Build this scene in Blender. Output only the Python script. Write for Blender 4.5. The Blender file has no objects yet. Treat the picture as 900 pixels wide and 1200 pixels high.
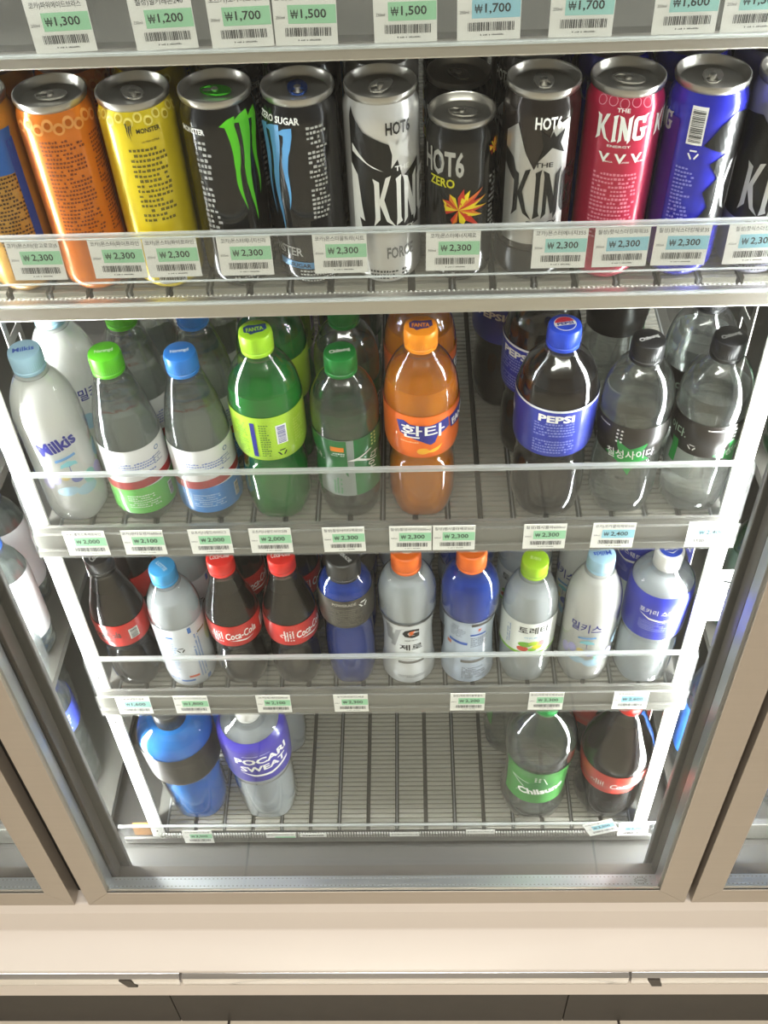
import bpy, math, random
from mathutils import Matrix, Vector
rnd = random.Random(7)
S = bpy.context.scene
COL = S.collection
PI = math.pi

# ------------------------------------------------------------------ camera
CAM = Vector((.031, -.70, 1.67))
RIGHT = Vector((.99940819, .01031358, -.03281606))
DOWN = Vector((-.01605803, -.70378331, -.7102332))
FWD = Vector((-.03042044, .71033984, -.70320119))
FPX = 1200.0
cd = bpy.data.cameras.new('camera')
cam = bpy.data.objects.new('camera', cd)
COL.objects.link(cam)
cd.sensor_fit = 'VERTICAL'; cd.sensor_height = 36; cd.lens = 36 * FPX / 1200; cd.clip_start = .01
cam.matrix_world = Matrix(((RIGHT.x, -DOWN.x, -FWD.x, CAM.x), (RIGHT.y, -DOWN.y, -FWD.y, CAM.y),
                           (RIGHT.z, -DOWN.z, -FWD.z, CAM.z), (0, 0, 0, 1)))
S.camera = cam

def at(u, v, y):
    """photo pixel -> point on the upright plane at depth y"""
    r = RIGHT * ((u - 450) / FPX) + DOWN * ((v - 600) / FPX) + FWD
    return CAM + r * ((y - CAM.y) / r.y)

# ------------------------------------------------------------------ world, light, exposure
w = bpy.data.worlds.new('store_air'); S.world = w; w.use_nodes = True
w.node_tree.nodes['Background'].inputs[0].default_value = (1, .965, .93, 1)
w.node_tree.nodes['Background'].inputs[1].default_value = .30
LED_STRENGTH = 64
def area(name, loc, rot, sx, sy, power, col=(1, .965, .925)):
    l = bpy.data.lights.new(name, 'AREA'); l.shape = 'RECTANGLE'; l.size = sx; l.size_y = sy; l.energy = power; l.color = col
    o = bpy.data.objects.new(name, l); COL.objects.link(o); o.location = loc; o.rotation_euler = rot
    return o
area('ceiling_light', (.1, -1.75, 2.72), (0, 0, 0), 3.0, .3, 62)
vs = S.view_settings
vs.view_transform = 'Standard'; vs.look = 'None'; vs.gamma = 1; vs.use_curve_mapping = False; vs.exposure = .5
cy = S.cycles
cy.max_bounces = 12; cy.transmission_bounces = 12; cy.transparent_max_bounces = 28; cy.diffuse_bounces = 4; cy.glossy_bounces = 4
cy.sample_clamp_indirect = 4; cy.blur_glossy = .1; cy.use_denoising = True

# ------------------------------------------------------------------ materials
def c(h):
    h = h.lstrip('#')
    v = [int(h[i:i + 2], 16) / 255 for i in (0, 2, 4)]
    return tuple((x / 12.92 if x <= .04045 else ((x + .055) / 1.055) ** 2.4) for x in v) + (1,)
MATS = {}
def nt(name):
    m = bpy.data.materials.new(name); m.use_nodes = True
    n = m.node_tree; n.nodes.clear()
    out = n.nodes.new('ShaderNodeOutputMaterial')
    return m, n, out
def paint(hexcol, rough=.45, metal=0., noise=.0, scale=60., name=None, coat=0., stretch=None, bump=0.):
    key = (hexcol, rough, metal, noise, scale, coat, stretch, bump)
    if key in MATS: return MATS[key]
    m, n, out = nt(name or 'paint_' + hexcol.strip('#'))
    p = n.nodes.new('ShaderNodeBsdfPrincipled')
    col = c(hexcol)
    p.inputs['Base Color'].default_value = col
    p.inputs['Roughness'].default_value = rough; p.inputs['Metallic'].default_value = metal
    p.inputs['Coat Weight'].default_value = coat; p.inputs['Coat Roughness'].default_value = .1
    if noise or bump:
        tc = n.nodes.new('ShaderNodeTexCoord'); mp = n.nodes.new('ShaderNodeMapping')
        n.links.new(tc.outputs['Object'], mp.inputs[0])
        if stretch: mp.inputs['Scale'].default_value = stretch
        nz = n.nodes.new('ShaderNodeTexNoise'); nz.inputs['Scale'].default_value = scale; nz.inputs['Detail'].default_value = 3
        n.links.new(mp.outputs[0], nz.inputs[0])
        if noise:
            mx = n.nodes.new('ShaderNodeMixRGB'); mx.inputs[1].default_value = tuple(max(0, x * (1 - noise)) for x in col[:3]) + (1,)
            mx.inputs[2].default_value = tuple(min(1, x * (1 + noise)) for x in col[:3]) + (1,)
            n.links.new(nz.outputs[0], mx.inputs[0]); n.links.new(mx.outputs[0], p.inputs['Base Color'])
        if bump:
            b = n.nodes.new('ShaderNodeBump'); b.inputs['Strength'].default_value = bump; b.inputs['Distance'].default_value = .001
            n.links.new(nz.outputs[0], b.inputs['Height']); n.links.new(b.outputs[0], p.inputs['Normal'])
    n.links.new(p.outputs[0], out.inputs[0])
    MATS[key] = m
    return m
def clear(name, tint='#ffffff', gloss=.04, haze=0., hazecol='#ffffff', ior=1.45, boost=1.):
    """thin clear plastic or glass: see-through with a fresnel reflection and an optional milky veil"""
    if name in MATS: return MATS[name]
    m, n, out = nt(name)
    t = n.nodes.new('ShaderNodeBsdfTransparent'); t.inputs[0].default_value = c(tint)
    g = n.nodes.new('ShaderNodeBsdfGlossy'); g.inputs['Roughness'].default_value = gloss
    lw = n.nodes.new('ShaderNodeLayerWeight'); lw.inputs[0].default_value = .5      # Schlick fresnel, the same from both sides
    f0 = ((ior - 1) / (ior + 1)) ** 2
    pw = n.nodes.new('ShaderNodeMath'); pw.operation = 'POWER'; pw.inputs[1].default_value = 5
    n.links.new(lw.outputs['Facing'], pw.inputs[0])
    f = n.nodes.new('ShaderNodeMath'); f.operation = 'MULTIPLY_ADD'; f.inputs[1].default_value = 1 - f0; f.inputs[2].default_value = f0
    n.links.new(pw.outputs[0], f.inputs[0])
    src = t
    if haze:
        d = n.nodes.new('ShaderNodeBsdfDiffuse'); d.inputs[0].default_value = c(hazecol)
        tr = n.nodes.new('ShaderNodeBsdfTranslucent'); tr.inputs[0].default_value = c(hazecol)
        mm = n.nodes.new('ShaderNodeMixShader'); mm.inputs[0].default_value = .5
        n.links.new(d.outputs[0], mm.inputs[1]); n.links.new(tr.outputs[0], mm.inputs[2])
        src = n.nodes.new('ShaderNodeMixShader'); src.inputs[0].default_value = haze
        n.links.new(t.outputs[0], src.inputs[1]); n.links.new(mm.outputs[0], src.inputs[2])
    mul = n.nodes.new('ShaderNodeMath'); mul.operation = 'MULTIPLY'; mul.inputs[1].default_value = boost; mul.use_clamp = True
    n.links.new(f.outputs[0], mul.inputs[0])
    mx = n.nodes.new('ShaderNodeMixShader')
    n.links.new(mul.outputs[0], mx.inputs[0]); n.links.new(src.outputs[0], mx.inputs[1]); n.links.new(g.outputs[0], mx.inputs[2])
    n.links.new(mx.outputs[0], out.inputs[0])
    MATS[name] = m
    return m
def liquid(name, hexcol, haze=.0, see=.4, tint=None):
    if name in MATS: return MATS[name]
    m, n, out = nt(name)
    col = c(hexcol); tc = c(tint or hexcol)
    g = n.nodes.new('ShaderNodeBsdfGlass'); g.inputs['IOR'].default_value = 1.33; g.inputs['Roughness'].default_value = .02; g.inputs[0].default_value = tc
    t = n.nodes.new('ShaderNodeBsdfTransparent'); t.inputs[0].default_value = tc
    d = n.nodes.new('ShaderNodeBsdfDiffuse'); d.inputs[0].default_value = col
    tr = n.nodes.new('ShaderNodeBsdfTranslucent'); tr.inputs[0].default_value = col
    a = n.nodes.new('ShaderNodeMixShader'); a.inputs[0].default_value = see
    n.links.new(g.outputs[0], a.inputs[1]); n.links.new(t.outputs[0], a.inputs[2])
    b = n.nodes.new('ShaderNodeMixShader'); b.inputs[0].default_value = .4
    n.links.new(d.outputs[0], b.inputs[1]); n.links.new(tr.outputs[0], b.inputs[2])
    e = n.nodes.new('ShaderNodeMixShader'); e.inputs[0].default_value = haze
    n.links.new(a.outputs[0], e.inputs[1]); n.links.new(b.outputs[0], e.inputs[2])
    n.links.new(e.outputs[0], out.inputs[0])
    MATS[name] = m
    return m
def glow(name, col, strength):
    m, n, out = nt(name)
    e = n.nodes.new('ShaderNodeEmission'); e.inputs[0].default_value = col; e.inputs[1].default_value = strength
    n.links.new(e.outputs[0], out.inputs[0])
    return m
PET = clear('pet_plastic', '#fbfbfb', .11, .006, '#ffffff', 1.6, 2.0)
ACRYLIC = clear('acrylic_guard', '#fafafa', .03, .028, '#ffffff', 1.45, 1.)
EDGE = clear('acrylic_edge', '#e8eeec', .1, .35, '#ffffff', 1.5, 1.5)
PANE = clear('door_glass', '#fbfcfb', .01, .001, '#ffffff', 1.3, .32)
TAGSTRIP = clear('tag_strip_plastic', '#f0f0ee', .05, .08, '#ffffff', 1.45, 1.)
ALU = paint('#c9c5be', .32, .85, .05, 8, 'brushed_aluminium', 0, (1, 1, 60))
STEEL = paint('#b0a698', .42, .55, .04, 5, 'satin_door_steel', 0, (1, 1, 40))
SPACER = paint('#b9bcbe', .34, .9, .0, 5, 'spacer_aluminium')
DARKTRIM = paint('#433d36', .45, .4, .08, 20, 'dark_trim')
MULL = paint('#494744', .42, .3, .05, 12, 'mullion_grey')
GASKET = paint('#262420', .7, 0, 0, 60, 'rubber')
CREAM = paint('#dad0c4', .4, 0, .03, 6, 'cream_enamel', .2)
CHROME = paint('#f0f0f0', .22, 1, 0, 5, 'chrome')
KICK = paint('#37322a', .6, 0, .15, 30, 'kick_rubber')
WHITE = paint('#f1f1ec', .4, 0, .02, 30, 'white_enamel')
GREYPL = paint('#93918b', .42, .2, .03, 20, 'grey_plastic_rail')
DECK = paint('#5d5b55', .5, .3, .06, 25, 'deck_grey')
TRACK = paint('#aaa79c', .4, .15, .05, 40, 'roller_plastic')
BACK = paint('#6b6862', .5, .4, .08, 6, 'back_wall_metal')
PAPER = paint('#f4f3ee', .6, 0, .015, 90, 'tag_paper')
BLACK = paint('#0f0f0f', .28, 0, 0, 60, 'black_print')
INK = paint('#2b2b2b', .6, 0, 0, 60, 'tag_ink')
LIDM = paint('#bdbab4', .3, .9, .02, 40, 'can_lid_aluminium')

# ------------------------------------------------------------------ mesh helpers
class G:
    def __init__(s): s.v = []; s.f = []
    def add(s, v, f):
        k = len(s.v); s.v += [tuple(p) for p in v]; s.f += [tuple(i + k for i in q) for q in f]; return s
    def box(s, x0, x1, y0, y1, z0, z1):
        v = [(x, y, z) for z in (z0, z1) for y in (y0, y1) for x in (x0, x1)]
        return s.add(v, [(0, 2, 3, 1), (4, 5, 7, 6), (0, 1, 5, 4), (2, 6, 7, 3), (0, 4, 6, 2), (1, 3, 7, 5)])
    def prism_x(s, prof, x0, x1):       # closed (y,z) outline swept along x
        n = len(prof)
        v = [(x0, y, z) for y, z in prof] + [(x1, y, z) for y, z in prof]
        f = [(i, (i + 1) % n, n + (i + 1) % n, n + i) for i in range(n)] + [tuple(range(n))[::-1], tuple(range(n, 2 * n))]
        return s.add(v, f)
    def prism_y(s, prof, y0, y1):       # closed (x,z) outline given depth along y
        n = len(prof)
        v = [(x, y0, z) for x, z in prof] + [(x, y1, z) for x, z in prof]
        f = [(i, (i + 1) % n, n + (i + 1) % n, n + i)[::-1] for i in range(n)] + [tuple(range(n)), tuple(range(n, 2 * n))[::-1]]
        return s.add(v, f)
    def lathe(s, prof, seg=40, mod=None, cap0=True, cap1=True):
        n = len(prof); v = []
        for r, z in prof:
            for k in range(seg):
                a = 2 * PI * k / seg
                rr = r * (mod(a, z) if mod else 1)
                v.append((rr * math.sin(a), -rr * math.cos(a), z))
        f = [(i * seg + k, i * seg + (k + 1) % seg, (i + 1) * seg + (k + 1) % seg, (i + 1) * seg + k) for i in range(n - 1) for k in range(seg)]
        if cap0: f.append(tuple(range(seg))[::-1])
        if cap1: f.append(tuple((n - 1) * seg + k for k in range(seg)))
        return s.add(v, f)
    def mesh(s, name, smooth=0):
        me = bpy.data.meshes.new(name); me.from_pydata(s.v, [], s.f); me.update()
        if smooth:
            me.polygons.foreach_set('use_smooth', [True] * len(me.polygons))
            me.set_sharp_from_angle(angle=math.radians(smooth))
        return me
    def obj(s, name, mat, parent=None, smooth=0, bev=0, loc=None):
        return link(name, s.mesh(name, smooth), mat, parent, bev, loc)
def link(name, me, mat, parent=None, bev=0, loc=None):
    o = bpy.data.objects.new(name, me)
    if mat is not None and not me.materials: me.materials.append(mat)
    COL.objects.link(o)
    if parent: o.parent = parent
    if loc: o.location = loc
    if bev:
        b = o.modifiers.new('soft_edge', 'BEVEL'); b.width = bev; b.segments = 2; b.limit_method = 'ANGLE'
    return o
def tag(o, label, cat, group=None):
    o['label'] = label; o['category'] = cat
    if group: o['group'] = group
    return o
def thing(name, label, cat, loc=(0, 0, 0), group=None):
    o = bpy.data.objects.new(name, None); o.empty_display_size = .02
    COL.objects.link(o); o.location = loc
    return tag(o, label, cat, group)
def copy_tree(o, parent=None):
    k = o.copy(); COL.objects.link(k); k.parent = parent
    for ch in o.children: copy_tree(ch, k)
    return k
def struct(o):
    o['kind'] = 'structure'; return o

# ------------------------------------------------------------------ flat print: 2-D triangles
TXT = {}
TSC = bpy.data.scenes.new('print_room')
def text2d(s, size, bold=0., shear=0., sx=1., sy=1.):
    bold *= .3 if any(ord(ch_) > 0x2000 for ch_ in s) else .8
    key = (s, bold, shear)
    if key not in TXT:
        cu = bpy.data.curves.new('print', 'FONT'); cu.body = s; cu.size = 1; cu.offset = bold; cu.shear = shear
        cu.align_x = 'CENTER'; cu.align_y = 'CENTER'; cu.resolution_u = 2
        o = bpy.data.objects.new('print', cu); TSC.collection.objects.link(o)
        with bpy.context.temp_override(scene=TSC, view_layer=TSC.view_layers[0]):
            dg = bpy.context.evaluated_depsgraph_get()
            me = bpy.data.meshes.new_from_object(o.evaluated_get(dg))
        me.calc_loop_triangles()
        vs_ = [(p.co.x, p.co.y) for p in me.vertices]
        tris = [tuple(vs_[i] for i in t.vertices) for t in me.loop_triangles]
        if tris:
            xs = [p[0] for t in tris for p in t]; ys = [p[1] for t in tris for p in t]
            mx, my = (min(xs) + max(xs)) / 2, (min(ys) + max(ys)) / 2
            tris = [tuple((p[0] - mx, p[1] - my) for p in t) for t in tris]
        TXT[key] = tris
        bpy.data.objects.remove(o); bpy.data.curves.remove(cu); bpy.data.meshes.remove(me)
    return [tuple((p[0] * size * sx, p[1] * size * sy) for p in t) for t in TXT[key]]
def fit_text(s, w, h, bold=0., shear=0.):
    """text stretched to w x h"""
    t = text2d(s, 1, bold, shear)
    xs = [p[0] for q in t for p in q]; ys = [p[1] for q in t for p in q]
    kx, ky = w / (max(xs) - min(xs)), h / (max(ys) - min(ys))
    return [tuple((p[0] * kx, p[1] * ky) for p in q) for q in t]
def rect2d(x0, x1, y0, y1): return [((x0, y0), (x1, y0), (x1, y1)), ((x0, y0), (x1, y1), (x0, y1))]
def poly2d(pts):                     # ear clipping for simple outlines
    from mathutils.geometry import tessellate_polygon
    ids = tessellate_polygon([[Vector((p[0], p[1], 0)) for p in pts]])
    out = []
    for a, b, d in ids:
        A, B, D = pts[a], pts[b], pts[d]
        if (B[0] - A[0]) * (D[1] - A[1]) - (B[1] - A[1]) * (D[0] - A[0]) < 0: B, D = D, B
        out.append((tuple(A), tuple(B), tuple(D)))
    return out
def disc2d(r, cx=0, cy=0, n=24, ry=None):
    ry = ry or r
    return poly2d([(cx + r * math.cos(2 * PI * k / n), cy + ry * math.sin(2 * PI * k / n)) for k in range(n)])
def star2d(R, r, n=5, rot=90):
    return poly2d([((R if k % 2 == 0 else r) * math.cos(math.radians(rot) + PI * k / n), (R if k % 2 == 0 else r) * math.sin(math.radians(rot) + PI * k / n)) for k in range(2 * n)])
def bars2d(w, h, seed=1, lo=.00028, hi=.0009):
    q = random.Random(seed); x = -w / 2; o = []
    while x < w / 2:
        a = q.uniform(lo, hi); o += rect2d(x, min(x + a, w / 2), -h / 2, h / 2); x += a + q.uniform(lo, hi)
    return o
def fine2d(w, rows, pitch, seed=3, ch=None, fill=.62):
    """rows of tiny character blocks, the size at which print can no longer be read"""
    q = random.Random(seed); o = []; ch = ch or pitch * .75
    for r in range(rows):
        x = -w / 2; y = (rows / 2 - r - .5) * pitch; end = w / 2 - (q.random() < .25) * q.random() * w * .4
        while x < end:
            a = ch * q.uniform(.55, 1.)
            if q.random() > .13:
                o += rect2d(x, x + a, y - pitch * fill / 2, y + pitch * fill / 2 * q.uniform(.3, 1))
            x += a + ch * .28
    return o
def mv(t, dx=0, dy=0, rot=0, k=1):
    ca, sa = math.cos(math.radians(rot)) * k, math.sin(math.radians(rot)) * k
    return [tuple((p[0] * ca - p[1] * sa + dx, p[0] * sa + p[1] * ca + dy) for p in q) for q in t]
def split_tris(t, lim):
    out = []; st = list(t)
    while st:
        a, b, d = st.pop()
        e = [((a[0] - b[0]) ** 2 + (a[1] - b[1]) ** 2, 0), ((b[0] - d[0]) ** 2 + (b[1] - d[1]) ** 2, 1), ((d[0] - a[0]) ** 2 + (d[1] - a[1]) ** 2, 2)]
        L, i = max(e)
        if L <= lim * lim: out.append((a, b, d)); continue
        if i == 1: a, b, d = b, d, a
        elif i == 2: a, b, d = d, a, b
        m = ((a[0] + b[0]) / 2, (a[1] + b[1]) / 2)
        st += [(a, m, d), (m, b, d)]
    return out
LABOF, BODYOF, CAPOF, LIDOF = {}, {}, {}, {}
def wrap(name, tris, R, th, zc, mat, parent, eps=.0005, lim=.005):
    """lay flat print around a turned surface of radius R(z), th degrees from the front, centre height zc"""
    t0 = math.radians(th); g = G()
    for q in split_tris(tris, lim):
        v = []
        for u, h in q:
            z = zc + h; r = R(z); a = t0 + u / R(zc); r += eps
            v.append((r * math.sin(a), -r * math.cos(a), z))
        g.add(v, [(0, 1, 2)])
    o = g.obj(name, mat, LABOF.get(parent) or BODYOF.get(parent) or parent); o['kind'] = 'stuff'
    return o
def flat_top(name, tris, z, mat, parent, rot=0):
    g = G()
    for q in mv(tris, rot=rot): g.add([(p[0], p[1], z) for p in q], [(0, 1, 2)])
    o = g.obj(name, mat, CAPOF.get(parent) or parent); o['kind'] = 'stuff'; return o
def flat_front(name, tris, y, mat, parent, kind=True):
    g = G()
    for q in tris: g.add([(p[0], y, p[1]) for p in q], [(0, 1, 2)])
    o = g.obj(name, mat, parent)
    if kind: o['kind'] = 'stuff'
    return o

def pchip(pts):
    xs = [p[0] for p in pts]; ys = [p[1] for p in pts]; n = len(xs)
    h = [xs[i + 1] - xs[i] for i in range(n - 1)]; dl = [(ys[i + 1] - ys[i]) / h[i] for i in range(n - 1)]
    m = [dl[0]] + [0 if dl[i - 1] * dl[i] <= 0 else 2 * dl[i - 1] * dl[i] / (dl[i - 1] + dl[i]) for i in range(1, n - 1)] + [dl[-1]]
    def R(x):
        if x <= xs[0]: return ys[0]
        if x >= xs[-1]: return ys[-1]
        i = 0
        while x > xs[i + 1]: i += 1
        t = (x - xs[i]) / h[i]
        return (ys[i] * (1 + 2 * t) * (1 - t) ** 2 + m[i] * h[i] * t * (1 - t) ** 2 + ys[i + 1] * t * t * (3 - 2 * t) + m[i + 1] * h[i] * t * t * (t - 1))
    return R

# ------------------------------------------------------------------ store
struct(G().box(-3, 3, -4, -.05, -.05, 0).obj('floor', paint('#d9cdb9', .35, 0, .05, 4, 'floor_tile', .2)))
fl = bpy.data.objects['floor']
for k in range(8):
    x = -2.4 + k * .6 + .33
    G().box(x - .002, x + .002, -4, -.05, 0, .0006).obj('tile_joint', DARKTRIM, fl)
for k in range(5):
    y = -.75 - k * .6
    G().box(-3, 3, y - .002, y + .002, 0, .0006).obj('tile_joint', DARKTRIM, fl)
struct(G().box(-3, 3, -4, 1, 2.8, 2.9).obj('ceiling', paint('#e9e6df', .8, 0, .02, 5, 'ceiling_board')))
struct(G().box(-3, 3, -4.1, -4, 0, 2.8).obj('wall_back', paint('#a8a298', .7, 0, .05, 3, 'store_wall')))

# ------------------------------------------------------------------ refrigerator cabinet
YD = -.09
cab = thing('refrigerator_cabinet', 'long glass door drinks refrigerator with cream base and chrome bumper', 'refrigerator', (0, 0, 0))
X0, X1 = -2.0, 2.0
G().prism_x([(-.086, .318), (-.092, .300), (-.094, .252), (-.139, .2185), (-.139, .212), (-.06, .212), (-.06, .318)], X0, X1).obj('base_panel', CREAM, cab, 0, .002)
for a, b in ((X0, -.31), (-.306, .316), (.320, X1)):
    G().prism_x([(-.139, .2125), (-.145, .207), (-.147, .196), (-.145, .185), (-.139, .1795), (-.10, .1795), (-.10, .2125)], a, b).obj('bumper', CHROME, cab, 40, .0005)
for px in (145, 770):
    p = at(px, 1144, -.147)
    g = G(); g.add([(p.x - .011, -.1475, .2065), (p.x + .006, -.1475, .2065), (p.x + .012, -.1475, .184), (p.x - .002, -.1475, .184),
                    (p.x - .011, -.138, .2065), (p.x + .006, -.138, .2065), (p.x + .012, -.138, .184), (p.x - .002, -.138, .184)],
                   [(0, 3, 2, 1), (4, 5, 6, 7), (0, 1, 5, 4), (1, 2, 6, 5), (2, 3, 7, 6), (3, 0, 4, 7)])
    g.obj('bumper_clip', DARKTRIM, cab)
G().prism_x([(-.139, .179), (-.139, .130), (-.134, .126), (-.06, .126), (-.06, .179)], X0, X1).obj('base_lower_panel', CREAM, cab, 0, .0015)
for a, b in ((X0, at(205, 1180, -.13).x - .0006), (at(205, 1180, -.13).x + .0006, at(663, 1180, -.13).x - .0006), (at(663, 1180, -.13).x + .0006, X1)):
    G().box(a, b, -.13, -.06, 0, .127).obj('kick_plate', KICK, cab, 0, .001)
G().box(X0, X1, -.06, .66, .20, .298).obj('base_body', MULL, cab)
G().box(X0, X1, -.054, -.012, .298, .334).obj('sill', MULL, cab, 0, .002)
G().box(X0, X1, -.0115, .02, .298, .320).obj('sill_ledge', MULL, cab, 0, .001)
G().box(X0, X1, .62, .66, .298, 2.05).obj('back_panel', BACK, cab)
for k in range(26):
    z = .36 + k * .062
    G().prism_x([(.62, z), (.612, z + .003), (.612, z + .012), (.62, z + .03)], X0, X1).obj('back_louver', BACK, cab)
G().box(X0, X1, .298 - .35, .66, 2.0, 2.06).obj('top_panel', MULL, cab).location.y = 0
G().box(X0, X0 + .04, -.05, .66, .298, 2.0).obj('side_panel', MULL, cab)
G().box(X1 - .04, X1, -.05, .66, .298, 2.0).obj('side_panel', MULL, cab)

XL, XR = -.388, .346               # clear opening of the middle door
DOORW = .834
def mullion(xa, xb, ga=None, gb=None):
    G().box(xa, xb, -.046, -.038, .30, 2.0).obj('mullion', MULL, cab, 0, .0015)
    G().box(ga or xa + .002, gb or xb - .002, -.066, -.046, .30, 2.0).obj('gasket', DARKTRIM, cab, 0, .001)
    G().box((ga or xa) + .004, (gb or xb) - .004, -.0668, -.0655, .30, 2.0).obj('gasket_lip', GASKET, cab)
XM = [-.431 - DOORW, -.431, .388, .388 + DOORW]
mullion(-.488, -.369, -.476, -.381); mullion(.335, .440, .343, .435)
mullion(-.431 - DOORW - .043, -.431 - DOORW + .043); mullion(.388 + DOORW - .043, .388 + DOORW + .043)
G().box(X0, X1, -.066, -.046, .30, .3345).obj('lower_frame', DARKTRIM, cab, 0, .001)

def door(xa, xb, il, ir, name='door'):
    z0, z1 = .321, 1.98; zi = .357; zt = 1.945
    g = G()
    def prism(pts):
        n = len(pts); g.add([(x, YD, z) for x, z in pts] + [(x, YD + .022, z) for x, z in pts],
                            [tuple(range(n)), tuple(range(n, 2 * n))[::-1]] + [(i, n + i, n + (i + 1) % n, (i + 1) % n) for i in range(n)])
    prism([(xa, z0), (il, zi), (il, zt), (xa, z1)])
    fr = g.obj(name, STEEL, cab, 0, .0008)
    for nm, pts in (('stile', [(ir, zi), (xb, z0), (xb, z1), (ir, zt)]), ('bottom_rail', [(xa, z0), (xb, z0), (ir, zi), (il, zi)]), ('top_rail', [(il, zt), (ir, zt), (xb, z1), (xa, z1)])):
        g = G(); prism(pts); g.obj(nm, STEEL, fr, 0, .0008)
    yb = YD + .022
    G().box(il, ir, YD + .001, YD + .005, zi, zt).obj('glass_pane', PANE, fr)
    # spacer bars of the double glazing
    G().box(il + .0002, ir - .0002, YD + .0055, yb, zi - .004, zi + .0015).obj('spacer', SPACER, fr)
    G().box(il - .003, il + .0025, YD + .0055, yb, zi, zt).obj('spacer', SPACER, fr)
    G().box(ir - .0025, ir + .003, YD + .0055, yb, zi, zt).obj('spacer', SPACER, fr)
    g = G(); x = il + .008
    while x < ir - .008:
        g.box(x, x + .0022, YD + .008, YD + .0095, zi + .0014, zi + .0018).box(x, x + .0022, YD + .018, YD + .0195, zi + .0014, zi + .0018); x += .0055
    o = g.obj('spacer_perforations', paint('#8d8d88', .5), fr); o['kind'] = 'stuff'
    G().box(il - .002, ir + .002, yb, yb + .004, zi - .003, zt).obj('glass_pane', PANE, fr)
    G().box(il - .004, ir + .004, YD + .001, YD + .0022, zi - .001, zi + .001).obj('glazing_bead', GASKET, fr)
    # second, darker spacer behind
    G().box(il - .003, ir + .003, yb + .0045, yb + .02, zi - .012, zi - .008).obj('inner_ledge', DARKTRIM, fr)
    return fr
door(-.422, .383, -.389, .345)
door(-.441 - DOORW + .02, -.441, -.441 - DOORW + .055, -.474)
door(.3915, .3915 + DOORW - .02, .427, .3915 + DOORW - .055)
fr = bpy.data.objects['door']
t = mv([q for k in range(14) for q in mv(rect2d(-.0006, .0006, .0035, .0055), rot=k * 360 / 14)], 0, 0)
p = at(750, 1034, YD + .013)
ring = [q for q in t] + rect2d(-.003, .003, -.0005, .0005)
o = flat_top('stamped_mark', ring, 0, paint('#7d7d78', .5), fr); o.location = (p.x, YD + .0135, .359); o.scale = (1.6, 1.0, 1)

# LED strips on the back of the mullions (light both bays)
LEDM = glow('led_diffuser', (.965, .985, 1, 1), LED_STRENGTH)
for nm, x in zip(('far left', 'left', 'right', 'far right'), (-.431 - DOORW, -.4185, .3845, .388 + DOORW)):
    t = thing('led_strip', {'far left': 'upright LED strip behind the far mullion of the neighbouring left bay', 'left': 'upright LED strip on the back of the mullion beside the milky bottles',
              'right': 'upright LED strip on the back of the mullion beside the black capped bottles', 'far right': 'upright LED strip behind the far mullion of the neighbouring right bay'}[nm], 'lamp', (x, -.0365, 0))
    G().box(-.030, .030, -.001, .003, .36, 1.95).obj('housing', WHITE, t)
    g = G(); n = 12; pr = [(.018 * math.cos(PI * k / n), .003 + .031 * math.sin(PI * k / n)) for k in range(n + 1)]
    g.add([(x_, y_, .365) for x_, y_ in pr] + [(x_, y_, 1.945) for x_, y_ in pr], [(i, i + 1, n + 2 + i, n + 1 + i) for i in range(n)])
    g.obj('diffuser', LEDM, t)

# ------------------------------------------------------------------ shelf posts
for x0, x1, nm in ((-.347, -.329, 'beside the milky bottles'), (.324, .342, 'beside the black capped bottles')):
    t = thing('shelf_post', 'white enamelled upright shelf post ' + nm, 'post', (x0, 0, .321))
    G().box(0, x1 - x0, .0033, .0063, 0, 1.65).obj('front_face', WHITE, t, 0, .0008)
    fx = 0 if x0 < 0 else x1 - x0 - .0015
    G().box(fx, fx + .0015, .0063, .030, 0, 1.65).obj('flange', WHITE, t)
    g = G(); inner = .0005 if x0 < 0 else x1 - x0 - .0006
    ya, yb = .085, .125
    g.box(inner - .0005, inner + .0005, ya, ya + .009, 0, 1.65).box(inner - .0005, inner + .0005, yb - .009, yb, 0, 1.65)
    z = 0
    while z < 1.65:
        g.box(inner - .0005, inner + .0005, ya + .009, yb - .009, z, z + .010); z += .024
    g.obj('slotted_plate', GREYPL, t)
    G().box(.002, x1 - x0 - .002, .0066, .080, 0, .005).obj('foot_bracket', GREYPL, t)
    for k in range(3):
        zz = (.03, .31, .60)[k]
        G().lathe([(.0012, 0), (.0012, .001)], 10).obj('screw', DARKTRIM, t)
    for k, s in enumerate([o for o in t.children if o.name.startswith('screw')]):
        s.rotation_euler = (PI / 2, 0, 0); s.location = ((x1 - x0) / 2, .0033, (.030, .30, .390)[k])

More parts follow.
